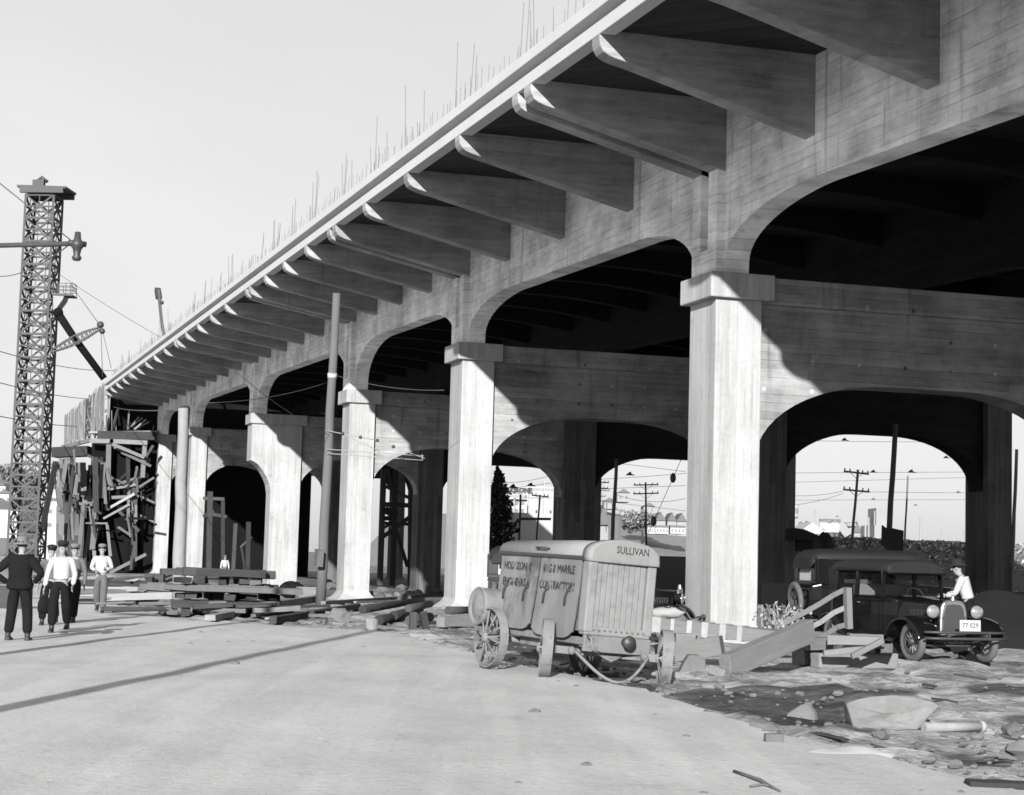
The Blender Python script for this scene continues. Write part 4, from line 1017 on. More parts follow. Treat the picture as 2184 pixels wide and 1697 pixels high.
def heap(f, x0, x1, y0, y1, h, label, mat, name='sand_heap'):
    c = gnd(*f((x0+x1)/2, y1)); a = gnd(*f(x0, y1)); b = gnd(*f(x1, y1)); L = (b-a).length; u = (b-a).normalized(); v_ = V((-u.y,u.x,0)); dp = min(1.2, L*.5)
    m = MB(); vs = []; fs = []; N = 24; Mr = 10
    for i in range(Mr+1):
        r = i/Mr
        for k in range(N):
            an = 2*math.pi*k/N; e = 1+.25*noise.noise(V((math.cos(an)*1.5, math.sin(an)*1.5, x0*.1)))
            q = u*(math.cos(an)*r*L/2*e) + v_*(math.sin(an)*r*dp/2*e); z = h*(1-r*r)**.8*(1+.4*noise.noise(q*4)) - .03*(r > .99); vs.append((q.x,q.y,max(z,-.03)))
    for i in range(Mr):
        for k in range(N): fs.append((i*N+k, i*N+(k+1)%N, (i+1)*N+(k+1)%N, (i+1)*N+k))
    m.add(vs, fs, True); o = m.build(name, K[mat], None); o.location = c; tag(o, label, 'heap')
heap(_f7, 780, 965, 320, 366, .14, 'small whitish lump of mortar in the dark dirt patch left of the slab', 'stone', 'mortar_heap')
heap(_f7, 880, 1400, 495, 590, .07, 'pale spread of spilled sand on the road edge before the slab', 'sand')
p, q = gnd(*_f7(1590,465)), gnd(*_f7(1925,458)); m = MB(); m.tube([p+V((0,0,.06))-p, q+V((0,0,.06))-p], .05, 12); m.lathe([(.05,0),(.058,0),(.058,.05),(.05,.05)], 12, Matrix.Translation(q-p+V((0,0,.06))) @ Matrix.Rotation(rd(90),4,'Y'))
o = m.build('pipe', K['conc_h'], None); o.location = p; tag(o, 'pale length of pipe lying right of the broken slab', 'pipe')
p = gnd(*_f7(702,522)); m = MB(); m.cbox((0,0,.045), (.18,.1,.09)); o = m.build('brick', K['pole_wood'], None, bevel=.008); o.location = p; o.rotation_euler.z = rd(-12); tag(o, 'single brick standing on the road edge', 'brick')
p, q = gnd(*_f7(2040,780)), gnd(*_f7(2184,815)); timber(p+V((-.3,0,.03)), q+V((.3,.1,.03)), .25, .05, 'dark board half buried in the dirt at the lower right corner', 'timber_dark', 'loose_board', None, 'board')
m = MB(); pts = [gnd(*_f7(*q))+V((0,0,.03)) for q in ((465,710),(540,735),(620,765),(680,800),(740,828))]; c = pts[0]
m.tube([p-c for p in pts], [.012,.014,.016,.012,.008], 6); m.tube([gnd(*_f7(560,800))+V((0,0,.03))-c, gnd(*_f7(640,790))+V((0,0,.03))-c, pts[3]-c], .009, 6)
o = m.build('fallen_stick', K['pole_wood'], None); o.location = c; tag(o, 'thin forked stick lying on the pale road', 'stick')
# scattered pebbles and clods
m = MB()
for k in range(1500):
    if k < 500: x, y = rng.uniform(1100,2250), rng.uniform(1425,1720)
    else: x, y = rng.uniform(300,1500), rng.uniform(1300,1480)
    p = gnd(x, y)
    if in_road(p.x, p.y) and rng.random() < .93: continue
    s = rng.choice((.015,.02,.02,.03,.03,.04,.06))*rng.uniform(.6,1.3); n0 = len(m.v)
    m.ball((0,0,0), s, 6, 4, (1.2,.9,.65)); 
    for i in range(n0, len(m.v)):
        a = V(m.v[i]); a = a*(1+.5*noise.noise(a*20+V((k,0,0)))); m.v[i] = (a.x+p.x, a.y+p.y, a.z+p.z+s*.2)
m.s = [False]*len(m.s)
tag(m.build('rubble', rough_mat('loose_rubble', .14, .35, 2, .95, obj=False), None), 'loose stones and clods scattered over the dirt', 'rubble', kind='stuff')
# pale boulders on the near ground
for k, (x, y, s) in enumerate(((1330,495,.22),(1890,505,.2),(2130,470,.3),(2184,600,.42),(1560,565,.2),(1210,452,.12),(2000,770,.16),(1990,705,.12),(1460,632,.09),(940,440,.09),(665,388,.09))):
    rock(gnd(*_f7(x, y)), (s*.9,s*.75,s*.5), ('pale boulder in the near dirt, number of angular faces in sun','pale stone')[0] if 0 else 'pale loose stone lying in the near dirt', 'stone', 60+k, 'loose_stone', 'pale stones in the near dirt')

for k in range(34):
    x, y = rng.uniform(1180,2170), rng.uniform(1440,1690)
    if k % 3 == 0: x, y = rng.uniform(900,1480), rng.uniform(1345,1430)
    p = gnd(x, y)
    if in_road(p.x, p.y): continue
    an = rng.uniform(0,3.1); L = rng.uniform(.15,.6); u = V((math.cos(an), math.sin(an), 0))*L/2
    timber(p-u+V((0,0,.02)), p+u+V((0,0,.03+rng.uniform(0,.06))), rng.uniform(.03,.11), rng.uniform(.015,.04), 'splintered wood scrap lying in the near dirt', rng.choice(('timber','timber','timber_dark','timber_pale')), 'wood_scrap', 'wood scraps in the near dirt', 'wood scrap', jit=.012, bevel=.003)
# ------------------------------------------------------------------ poles, wires and the lamp arm
def pole(label, base, top, r0, r1, mat='pole_wood', arms=(), name='utility_pole', group=None):
    t = thing(name, label, 'utility pole', base, group)
    m = MB(); b, q = V(base), V(top); n = 8
    m.tube([b+(q-b)*(i/n)+V((.02*math.sin(i*2.1)*(0<i<n),.02*math.cos(i*1.7)*(0<i<n),0)) for i in range(n+1)], [r0+(r1-r0)*i/n for i in range(n+1)], 12); m.build('pole_shaft', K[mat], t)
    ins = MB()
    for (a, c, th) in arms:
        m = MB(); m.bar(a, c, th, th*1.2); arm = m.build('crossarm', K[mat], t)
        mid = (V(a)+V(c))/2
        s = MB()
        for k in (.04,.25,.75,.96): s.lathe([(0,.0),(th*.4,.0),(th*.5,th*1.2),(th*.3,th*1.7),(0,th*1.8)], 8, Matrix.Translation(V(a).lerp(V(c),k)+V((0,0,th*.5))))
        s.build('insulators', K['porcelain'], arm)
        s = MB()
        for k in (.22,.78): s.bar(V(a).lerp(V(c),k), mid+V((0,0,-(V(a)-V(c)).length*.22)), th*.3)
        s.build('arm_brace', K['dark_steel'], arm)
    return t
def wire(pts, r=.012, label='overhead wire', sag=0.0, mat='wire', name='overhead_wire', group='overhead wires'):
    a, b = V(pts[0]), V(pts[1]); n = 12; c = a
    m = MB(); m.tube([a.lerp(b, i/n)-c-V((0,0,sag*4*(i/n)*(1-i/n))) for i in range(n+1)], r, 5); o = m.build(name, K[mat], None); o.location = c
    return tag(o, label, 'wire', group)
# the sawn pole by the third pier with its trolley bracket
pb = gnd(683, 1291); pt = onD(718, 626, (pb-CAM).dot(CF))
np_ = pole('tall sawn off wooden pole with trolley bracket before the third pier', pb, pt, .175, .13)
Dp = (pb-CAM).dot(CF)
m = MB()
for a, b in (((1085,600),(1660,640)), ((1085,490),(1385,548)), ((1385,548),(1665,655)), ((1090,625),(1650,665)), ((1650,632),(1652,668)), ((1200,520),(1400,612))): m.tube([onD(*_f3(*a), Dp-.2), onD(*_f3(*b), Dp-.2)], .016, 6)
m.build('trolley_bracket', K['steel'], np_)
for a in ((1180,508),(1285,529),(1385,548),(1480,585),(1530,656),(1600,636)):
    m = MB(); m.ball(onD(*_f3(*a), Dp-.2), .06, 8, 6); m.build('insulator', K['porcelain'], np_)
m = MB(); m.bar(onD(*_f3(1035,1290), Dp-.25), onD(*_f3(1042,1195), Dp-.25), .55, .2); m.build('junction_box', K['pole_wood'], np_)
m = MB(); m.lathe([(.155,-.08),(.16,-.08),(.16,.08),(.155,.08)], 14, Matrix.Translation(pb.lerp(pt, .735))); m.build('pole_band', K['white_paint'], np_)
pq = gnd(380, 1296); D5 = (pq-CAM).dot(CF)
pole('stout pale flat topped pole behind the dark timber stack', pq, onD(391, 871, D5), .20, .145, 'timber_pale')
for a, b, D, D2, lb in (((443,860),(699,816),D5,Dp,'pale span wire sloping up to the sawn off pole from the left'), ((712,800),(947,833),Dp,Dp-4,'pale span wire running right from the sawn off pole'), ((241,868),(392,874),150,D5,'pale level wire reaching the flat topped pole'),
    ((115,578),(360,730),150,140,'guy wire from the hoist tower down to the deck edge'), ((0,590),(170,505),40,25,'wire running from the lamp arm to the left'), ((500,790),(705,930),D5,Dp,'dark wire slanting down across the arches to the sawn off pole')):
    wire((onD(*a, D), onD(*b, D2)), .010 if D < 100 else .022, lb, .15)
for y0, y1 in ((738,790),(806,850),(880,905)): wire((onD(-40,y0,120), onD(250,y1,230)), .035, 'faint wire passing behind the hoist tower', .6)
# street lamp on a bracket arm, its post just outside the picture
lb_ = V((*onD(-150, 1300, 25).xy, 0)); lp = thing('street_lamp', 'street lamp head on a long dark bracket arm at the left edge', 'street lamp', lb_)
m = MB(); m.tube([lb_, lb_+V((0,0,7.6))], [.14,.10], 12); m.build('lamp_post', K['pole_dark'], lp)
ta = onD(165, 520, 25)
m = MB(); m.tube([V((lb_.x, lb_.y, ta.z-.02)), ta], .035, 8); m.build('bracket_arm', K['pole_dark'], lp)
m = MB(); m.lathe([(0,.17),(.04,.16),(.05,.06),(.09,.02),(.10,-.03),(.06,-.08),(.045,-.16),(.07,-.2),(.05,-.24),(0,-.25)], 14, Matrix.Translation(ta)); m.tube([ta+V((-.12,-.02,0)), ta+V((.12,.02,0))], .04, 8); m.build('lamp_head', K['dark_steel'], lp)
m = MB(); m.tube([V((lb_.x, lb_.y, 7.3)), onD(150,512,25)], .008, 5); m.build('stay_rod', K['dark_steel'], lp)
# tall pole left of the camera that throws the long road shadow
pole('utility pole left of the road that throws the long shadow', V((-3.45, 10.0, 0)), V((-3.45,10.0,11.0)), .16, .12, 'pole_wood')
# poles seen through the arches
def xpole(label, xb, yb, xt, yt, D, wpx, arms=(), mat='pole_wood', th=None):
    b = onD(xb, yb, D); b.z = -.6; q = onD(xt, yt, D); s = D/FPX
    b0 = onD(xb, yb, D); d_ = (q-b0); k = (q.z+.6)/max(.1, d_.z); b = q - d_*k
    return pole(label, b, q, wpx*s*.5, wpx*s*.38, mat, [(onD(x0,y0,D), onD(x1,y1,D), (th or 5)*s) for x0,y0,x1,y1 in arms], group=None)
def _z7(x, y): return ((1850+x/3.36)*.8736, (1000+y/3.36)*.8736)
def _z6(x, y): return ((1150+x/3.9709)*.8736, (1000+y/3.9709)*.8736)
def arm7(f, *a): return [(*f(x0,y0), *f(x1,y1)) for x0,y0,x1,y1 in a]
xpole('leaning pole with two crossarms beyond the right arch', *_z7(765,1180), *_z7(822,495), 96, 7, arm7(_z7,(706,508,912,532),(700,658,916,678)), th=3.2)
bp = xpole('thick dark pole with a dark board nailed to it beyond the right arch', *_z7(1065,1195), *_z7(1131,120), 64, 14, (), 'pole_wood')
m = MB(); pp = [onD(*_z7(*q), 63.6) for q in ((1022,948),(1052,972),(1105,975),(1198,995),(1192,1190),(1100,1175),(1016,1110))]
m.prism(list(range(7)), lambda i, s: pp[i]+Fh*(.12*s)); m.build('nailed_board', K['pole_dark'], bp)
xpole('slim bare pole right of the dark boarded pole', *_z7(1200,1200), *_z7(1231,545), 100, 4.8, ())
xpole('weathered pole beyond the rightmost column', *_z7(2095,1080), *_z7(2124,328), 84, 9, ())
xpole('thick pole dark below and pale above through the middle arch', *_z6(1368,1260), *_z6(1412,480), 75, 9.5, ())
xpole('straight pole with two level crossarms through the middle arch', *_z6(1698,1330), *_z6(1692,708), 110, 5, arm7(_z6,(1576,735,1817,731),(1572,820,1820,813)), 'pole_dark', 2.2)
xpole('pole with top crossarm right of the tree column', *_z6(1190,1255), *_z6(1230,690), 130, 4.6, arm7(_z6,(1180,700,1336,712),(1165,758,1330,770)), th=2)
xpole('pole standing close beside the crossarmed one at the tree column', *_z6(1215,1255), *_z6(1252,765), 150, 4.2, arm7(_z6,(1165,785,1345,790),(1170,848,1305,846),(1170,972,1290,970)), th=2)
xpole('short pole with one crossarm left of the thick two toned pole', *_z6(1310,1200), *_z6(1316,880), 190, 3, arm7(_z6,(1250,885,1365,908)), th=1.8)
xpole('faint far pole with one crossarm behind the two toned pole', *_z6(1440,1200), *_z6(1446,985), 240, 3, arm7(_z6,(1380,962,1492,992)), th=1.8)
xpole('pole left of the white mill with one small crossarm', *_z6(250,1290), *_z6(275,800), 125, 5, arm7(_z6,(255,792,390,797)), th=2.4)
xpole('dark thick pole in front of the white mill', *_z6(325,1290), *_z6(335,850), 115, 5.5, (), 'pole_dark')
gp = xpole('braced pole in front of the white mill', *_z6(466,1290), *_z6(480,825), 112, 6, ())
m = MB(); m.bar(onD(*_z6(460,1065),112), onD(*_z6(350,1240),112), .18); m.bar(onD(*_z6(470,1062),112), onD(*_z6(775,1064),112), .16); m.build('pole_brace', K['pole_wood'], gp)
xpole('pole with one crossarm before the pale warehouse', *_z6(635,1265), *_z6(668,830), 118, 5, arm7(_z6,(588,832,752,850)), th=2.4)
# span wires with hangers beyond the arches
wl = [((1180,682),(2090,620),75,.02),((1400,520),(2080,605),90,.0),((1420,832),(2080,865),110,.3),((1180,775),(2080,740),120,0),((1180,880),(2080,985),160,0),((190,705),(780,640),120,.2),((190,790),(780,715),120,0),((480,860),(775,860),118,0)]
for k, (a, b, D, sg) in enumerate(wl): wire((onD(*_z6(*a),D), onD(*_z6(*b),D)), .45*D/FPX, 'thin trolley span wire seen through the middle arches', sg, 'pole_dark', group='span wires beyond the middle arches')
wl = [((250,255),(1700,268),75,.02),((250,522),(1710,515),95,0),((915,678),(1700,686),96,0),((255,708),(700,672),96,.1),((255,745),(1700,742),130,0),((255,790),(700,690),96,.1),((255,600),(1700,560),140,0)]
for k, (a, b, D, sg) in enumerate(wl): wire((onD(*_z7(*a),D), onD(*_z7(*b),D)), .4*D/FPX, 'thin trolley span wire seen through the right arch', sg, 'pole_dark', group='span wires beyond the right arch')
gw = wire((onD(*_z6(2045,470),60), onD(*_z6(1720,1200),60)), .010, 'slanting guy wire with black egg insulators in the middle arch', 0, 'pole_dark', group=None)
for q in ((1958,665),(1770,1085)):
    m = MB(); m.ball((0,0,0), .13, 10, 8, (.8,.8,1.3)); o = m.build('egg_insulator', K['porcelain'], gw); o.location = onD(*_z6(*q),59.9); o.matrix_parent_inverse = Matrix.Translation(-gw.location)
hangers = [(_z6,(1540,630),75,.30),(_z6,(580,735),110,.45),(_z6,(410,750),110,.5),(_z6,(240,686),110,.4),(_z7,(712,250),75,.24),(_z7,(948,512),95,.30),(_z7,(1260,512),95,.35),(_z7,(1545,395),75,.2),(_z7,(1645,680),96,.22),(_z7,(950,738),130,.3),(_z7,(650,880),130,.2),(_z7,(1295,786),130,.25)]
for f, q, D, s in hangers:
    s *= .62; m = MB(); m.prism([(-s,-.25*s),(s*1.3,-.25*s),(.35*s,.1*s),(.2*s,.6*s),(-.2*s,.45*s)], lambda p, sd: (p[0], (-.06,.06)[sd], p[1])); o = m.build('wire_hanger', K['porcelain'], None); o.location = onD(*f(*q), D); o.rotation_euler.z = -_ps
    tag(o, 'dark trolley wire hanger in the sky beyond the arches', 'wire hanger', 'trolley wire hangers beyond the arches')

# ------------------------------------------------------------------ hoist tower at the far end
K['tower'] = rough_mat('weathered_tower_lattice', .095, .2, 1, .8)
tb = onD(57, 1160, 150); tb.z = -.5
twr = thing('hoist_tower', 'tall slender lattice hoist tower rising over the road at far left', 'hoist tower', tb)
hw = 1.2; top = 31.5; ang = rd(17.2+4); ux = V((math.cos(ang),-math.sin(ang),0)); uy = V((math.sin(ang),math.cos(ang),0))
def tp(i, j, z): return tb + ux*(i*hw) + uy*(j*hw) + V((0,0,z))
cs = [(-1,-1),(1,-1),(1,1),(-1,1)]
for c_ in cs:
    m = MB(); m.bar(tp(*c_,0), tp(*c_,top), .19); m.build('leg', K['tower'], twr)
nb_ = 16; bh = top/nb_
for k in range(nb_+1):
    z = k*bh
    m = MB()
    for i in range(4): m.bar(tp(*cs[i],z), tp(*cs[(i+1)%4],z), .14, .18)
    m.build('tower_ring', K['tower'], twr)
    if k < nb_:
        for i in range(4):
            m = MB(); a, b = cs[i], cs[(i+1)%4]
            m.bar(tp(*a,z), tp(*b,z+bh), .14); m.bar(tp(*b,z), tp(*a,z+bh), .12); mz = z+bh/2
            m.bar(tp(*a,mz), tp(*b,mz), .13); m.bar((tp(*a,z)+tp(*b,z))/2, (tp(*a,z+bh)+tp(*b,z+bh))/2, .07)
            m.build('cross_bracing', K['tower'], twr)
m = MB(); m.bar(tp(-1.35,-1.2,top+.35), tp(1.75,-1.2,top+.35), .35, .45); m.bar(tp(-1.35,1.2,top+.35), tp(1.75,1.2,top+.35), .35, .45); m.bar(tp(-1.6,0,top+.7), tp(1.9,0,top+.62), 2.9, .18); m.bar(tp(-.5,-1,top+1.0), tp(.3,-1,top+1.0), .5, .5)
m.build('head_platform', K['tower'], twr)
m = MB(); m.tube([tp(-.3,-1,top+1.1), tp(.1,-1,top+1.5), tp(.5,-1,top+1.1)], .14, 8); m.build('sheave', K['dark_steel'], twr)
def td(x, y, D=149): return onD(*_f1(x,y), D)
m = MB(); pts = [td(305,795),td(372,795),td(360,830),td(320,885),td(305,885)]
m.prism(list(range(5)), lambda i, s: pts[i]+Fh*(1.6*s)); m.build('hopper', K['steel'], twr)
m = MB(); m.bar(td(300,800), td(418,805), .14); m.bar(td(300,800)+Fh*1.5, td(418,805)+Fh*1.5, .14); m.bar(td(360,802)+Fh*.75, td(418,806)+Fh*.75, 1.5, .1)
for x in (305,340,380,415):
    for f in (0,1.5): m.bar(td(x,800)+Fh*f, td(x,732)+Fh*f, .06)
for y in (735,757,778):
    for f in (0,1.5): m.bar(td(303,y)+Fh*f, td(418,y+2)+Fh*f, .05)
    m.bar(td(418,y), td(418,y)+Fh*1.5, .05)
m.build('balcony', K['tower'], twr)
m = MB(); m.tube([td(328,900), td(430,1055,149.5), td(600,1285,150)], [.34,.31,.29], 10); m.ball(td(335,905), .42, 10, 8); m.build('concrete_chute', K['black_boards'], twr)
m = MB(); a0, b0 = td(292,1130), td(585,990)
dv = (b0-a0); upv = V((0,0,1)); N = 12
def chord(k, s, f): 
    w_ = .12+.55*math.sin(math.pi*min(1,k/N)); return a0+dv*(k/N)+upv*(s*w_*.5)+Fh*(f*w_*.5)
for s, f in ((1,1),(1,-1),(-1,1),(-1,-1)):
    for k in range(N): m.bar(chord(k,s,f), chord(k+1,s,f), .10)
for k in range(N):
    m.bar(chord(k,1,1), chord(k+1,-1,1), .06); m.bar(chord(k,1,-1), chord(k+1,-1,-1), .06); m.bar(chord(k,1,1),chord(k,-1,1),.06)
m.build('lattice_boom', K['tower'], twr)
m = MB(); m.tube([td(405,740), td(580,985)], .03, 5); m.tube([td(580,985), td(590,1275)], .03, 5); m.tube([td(290,930), td(298,1130)], .06, 6); m.tube([td(585,990),td(640,1225)], .025, 5); m.build('guy_cable', K['wire'], twr)
m = MB(); m.ball(td(578,975), .3, 8, 6); m.ball(td(588,1012), .25, 8, 6); m.build('boom_sheave', K['dark_steel'], twr)
m = MB(); m.tube([td(388,262*0+1640), td(300,1850)], .0, 4) if 0 else m.bar(onD(*_c2(385,370),146), onD(*_c2(290,835),150), .42, .42); 
o = m.build('lower_chute', K['dark_steel'], twr)
m = MB(); m.bar(tp(-1,-1,top+.2), tp(-1,-1,top+.25), .1)
# small derrick on the deck
dm = thing('deck_derrick', 'small derrick mast leaning above the far deck edge', 'derrick', onX(347, 722, 14))
m = MB(); m.bar(onX(351,722,14), onX(345,690,14), .2); m.bar(onX(345,690,14), onX(338,620,14), .2); m.build('mast', K['tower'], dm)
m = MB(); m.bar(onX(336,618,14), onX(339,636,14), .45, .3); m.ball(onX(345,646,14), .16, 8, 6); m.build('mast_head', K['dark_steel'], dm)

# ------------------------------------------------------------------ formwork and falsework at the unfinished end
fw = thing('formwork_wall', 'tall plank formwork wall carrying on past the finished deck', 'formwork', onX(*_f1(598,1580), 11.45))
top = [onX(*_f1(*q), 11.45) for q in ((602,1318),(480,1410),(370,1505))]; bot = [onX(*_f1(*q), 11.45) for q in ((596,1590),(490,1625),(368,1660))]
m = MB(); n = 46; xt = 0
for k in range(n):
    f0, f1 = k/n, (k+.93)/n
    def lp2(L, f): return L[0].lerp(L[2], f)
    o_ = V((rng.uniform(-.05,.05),0,0)); up_ = V((0,0,rng.uniform(-.2,.25))); dn = V((0,0,rng.uniform(-.4,.2)))
    a, b, c, d = lp2(bot,f0)+dn+o_, lp2(bot,f1)+dn+o_, lp2(top,f1)+up_+o_, lp2(top,f0)+up_+o_
    s = V((.06,0,0)); m.add([a,b,c,d,a+s,b+s,c+s,d+s], [(0,1,2,3),(7,6,5,4),(0,4,5,1),(1,5,6,2),(2,6,7,3),(3,7,4,0)])
m.build('planking', K['plank_wall'], fw)
m = MB()
for f in (.08,.45,.85): m.bar(bot[0].lerp(top[0],f)+V((.16,0,0)), bot[2].lerp(top[2],f)+V((.16,0,0)), .2)
m.build('wale', K['timber'], fw)
for k in range(9):
    m = MB(); f = k/8; m.bar(lp2(bot,f)+V((.34,0,-.2)), lp2(top,f)+V((.34,0,.1)), .16); m.build('stud', K['timber'], fw)
fs_ = thing('timber_falsework', 'tangled timber falsework of posts and braces at the unfinished end', 'falsework', (13, 147, -.5))
def c2(x, y, D): return onD(*_c2(x, y), D)
def fpart(name, a, b, w_, D, mat='timber', h=None, D2=None):
    m = MB(); m.bar(c2(*a, D), c2(*b, D2 or D), w_, h, jit=.03); return m.build(name, K[mat], fs_)
m = MB(); pl = [c2(615,160,146), c2(1085,155,146)]; m.bar(pl[0]+Fh*1.6, pl[1]+Fh*1.6, 3.4, .16); m.build('work_platform', K['timber_pale'], fs_)
fpart('platform_beam', (680,178), (1075,185), .7, 146, 'timber_dark')
fpart('cap_beam', (620,218), (760,222), .34, 145, 'timber'); fpart('cap_beam', (785,222), (1020,232), .34, 145, 'timber')
for a, b, w_, mt in (((752,232),(740,700),.36,'timber'),((1000,240),(985,470),.34,'timber'),((985,470),(975,1010),.30,'timber_dark'),((1040,250),(1030,1060),.3,'timber_dark'),((880,180),(885,560),.28,'timber_dark'),
    ((500,300),(495,580),.45,'timber_dark'),((420,330),(400,560),.3,'timber'),((740,690),(700,1080),.36,'timber'),((860,600),(850,1080),.5,'timber_dark'),((930,520),(925,1080),.45,'timber_dark'),((560,560),(585,1080),.4,'timber_dark'),
    ((650,560),(640,900),.25,'timber'),((480,560),(500,900),.28,'timber'),((700,330),(700,560),.22,'timber_dark')): fpart('post', a, b, w_, 146+rng.uniform(-1.5,2.5), mt)
for a, b, w_, mt in (((770,250),(995,375),.22,'timber'),((775,240),(1000,335),.26,'timber'),((780,530),(990,460),.2,'timber'),((740,690),(930,585),.22,'timber_pale'),((520,650),(640,660),.24,'timber'),((640,580),(760,545),.22,'timber'),((500,700),(660,600),.2,'timber'),
    ((760,610),(960,600),.24,'timber'),((800,800),(900,870),.2,'timber'),((730,560),(940,520),.2,'timber'),((770,540),(900,420),.14,'timber_dark'),((500,660),(720,720),.22,'timber_dark'),((760,1130),(1010,1000),.24,'timber'),((820,700),(960,840),.24,'timber_dark'),
    ((1010,330),(1060,250),.2,'timber_dark'),((960,540),(1065,470),.16,'timber')): fpart('brace', a, b, w_, 144.5+rng.uniform(-.5,1.5), mt)
for a, b, w_ in (((660,60),(662,150),.5),((690,60),(690,150),.45),((710,70),(712,150),.4),((815,0),(775,148),.25),((800,70),(800,150),.3),((770,10),(770,150),.3),((893,0),(880,140),.22),((880,135),(985,60),.12),((905,120),(960,50),.12),((930,140),(1010,70),.12),((950,130),(1030,85),.12),((1060,110),(1055,150),.12),((600,0),(640,150),.3),((735,40),(735,150),.4)):
    fpart('upright_board', a, b, w_, 147+rng.uniform(-1,1), 'timber' if w_ > .2 else 'timber_pale', .08)
m = MB(); m.bar(c2(375,300,147), c2(620,290,147), 1.8, .8); m.build('lower_platform', K['timber_dark'], fs_)
m = MB(); m.bar(c2(430,262,147), c2(620,215,147), .5, .3); m.build('lower_platform_load', K['timber'], fs_)
for k in range(46):
    x = rng.uniform(390,985); y = rng.uniform(330,1080); L = rng.uniform(70,230); an = rng.choice((rng.gauss(1.54,.08), rng.gauss(1.54,.1), rng.gauss(1.54,.1), rng.choice((-.5,.45,.02))))
    D = rng.uniform(142.5,148)
    fpart('brace' if abs(math.sin(an)) < .8 else 'post', (x-math.cos(an)*L/2, y-math.sin(an)*L/2), (x+math.cos(an)*L/2, y+math.sin(an)*L/2), rng.uniform(.10,.24), D, rng.choice(('timber','timber','pole_wood','timber_dark','timber_dark','black_boards')), rng.uniform(.06,.2), D+rng.uniform(-1,1))
for k in range(38):
    a = rng.uniform(400,745); lo_ = k % 2; b = (rng.uniform(330,430) if not lo_ else rng.uniform(640,800)); d = (rng.uniform(560,720) if not lo_ else rng.uniform(960,1085)); c = a+rng.gauss(0,16); D = 143+rng.uniform(-1.2,1.6)
    timber(c2(a,b,D+1.5), c2(c,d,D), rng.uniform(.2,.5), .07, ('rough board leaning low' if lo_ else 'rough board leaning high')+' against the far timber falsework', rng.choice(('timber','timber','pole_wood','timber_dark','black_boards')), 'leaning_board', 'rough boards leaning on the falsework', 'board', jit=.03)
# flat black backing sheet right behind the scaffold
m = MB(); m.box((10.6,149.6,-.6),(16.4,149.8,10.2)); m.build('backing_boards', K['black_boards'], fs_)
# formwork bay wall behind the falsework, coloured black to stand in for deep shade
bk = thing('formwork_bay', 'closed timber formwork bay coloured black for deep shade behind the falsework', 'formwork', (22, 153, -.5))
m = MB(); m.box((12.2,153.4,-.6),(29.5,153.7,14.7)); m.box((29.5,153.41,8.2),(41.5,153.69,14.7)); m.build('planking', K['black_boards'], bk)  # upper right panel added to close off bright sky below the deck
# dark trestle under the deck, seen through the third span
tr = thing('timber_trestle', 'dark braced timber trestle standing behind the inner columns', 'trestle', onD(855,1230,118))
def tz(x, y, D=118): return onD((920+x/6.285)*.8736, (1130+y/6.285)*.8736, D)
for a, b, w_ in (((105,100),(45,1880),.34),((292,100),(234,1880),.32),((550,100),(539,1880),.5),((625,150),(575,1880),.3)):
    m = MB(); m.bar(tz(*a), tz(*b), w_); m.build('post', K['timber_dark'], tr)
for a, b, w_ in (((100,640),(700,668),.3),((100,350),(520,555),.22),((165,100),(250,560),.2),((410,100),(520,470),.2),((90,930),(500,945),.22),((95,1140),(700,690),.26),((95,1010),(240,920),.18),((120,720),(310,820),.5),((285,1000),(470,1600),.22),((95,860),(240,850),.3)):
    m = MB(); m.bar(tz(*a), tz(*b), w_); m.build('brace', K['timber_dark'], tr)

pr = thing('timber_props', 'dark timber props standing inside the leftmost low arch', 'props', onD(440, 1225, 126))
for a, b, w_ in (((395,850),(385,1330),.35),((355,1000),(420,965),.25),((410,985),(495,1000),.22),((545,1040),(530,1320),.25),((622,1030),(615,1330),.3),((470,900),(470,1330),.25),((575,1180),(640,1120),.14),((580,1180),(600,1320),.12),((355,890),(480,895),.22)):
    m = MB(); m.bar(onD(*_f3(*a),126), onD(*_f3(*b),126), w_); m.build('prop' if abs(a[0]-b[0]) < 30 else 'brace', K['timber_dark'], pr)
# ------------------------------------------------------------------ beyond the viaduct
K['bramble'] = leaf_mat('dry_bramble_leaves', .30)
K['conifer'] = leaf_mat('dark_conifer_foliage', .05)
K['far_tree'] = leaf_mat('far_grey_foliage', .2)
K['bank'] = rough_mat('brambly_bank_soil', .10, .3, 1.5, .95, obj=False)
K['far_hill'] = rough_mat('far_hillside', .22, .25, .05, .95, obj=False, bump=0)
K['mill_white'] = rough_mat('white_mill_wall', .46, .05, .3, .8, obj=False, bump=0)
K['mill_pale'] = rough_mat('pale_warehouse_wall', .40, .08, .3, .8, obj=False, bump=0)
K['far_grey'] = rough_mat('hazy_grey_building', .30, .12, .3, .85, obj=False, bump=0)
K['far_roof'] = rough_mat('far_dark_roof', .14, .15, .3, .85, obj=False, bump=0)
K['pane'] = plain('far_window_pane', .12, .4, .4)
K['spoil_shade'] = rough_mat('spoil_painted_shadow', .014, .4, 4, .9, obj=False)  # spoil coloured black, with the shadow lying on it put into the colour
K['boxcar'] = rough_mat('dark_railway_car', .03, .3, 3, .7)
def leaves(m, c, rad, n, size, shell=.35):
    for _ in range(n):
        while True:
            p = V((rng.uniform(-1,1), rng.uniform(-1,1), rng.uniform(-1,1)))
            if p.length <= 1 and p.length > shell*rng.random(): break
        q = V(c)+V((p.x*rad[0], p.y*rad[1], p.z*rad[2])); s = size*rng.uniform(.5,1.4)
        a = V((rng.gauss(0,1), rng.gauss(0,1), rng.gauss(0,1))).normalized(); b = a.orthogonal().normalized()*s; e = a.cross(b).normalized()*s*.6
        m.add([q-b, q+e*.9, q+b, q-e*.9], [(0,1,2,3)])
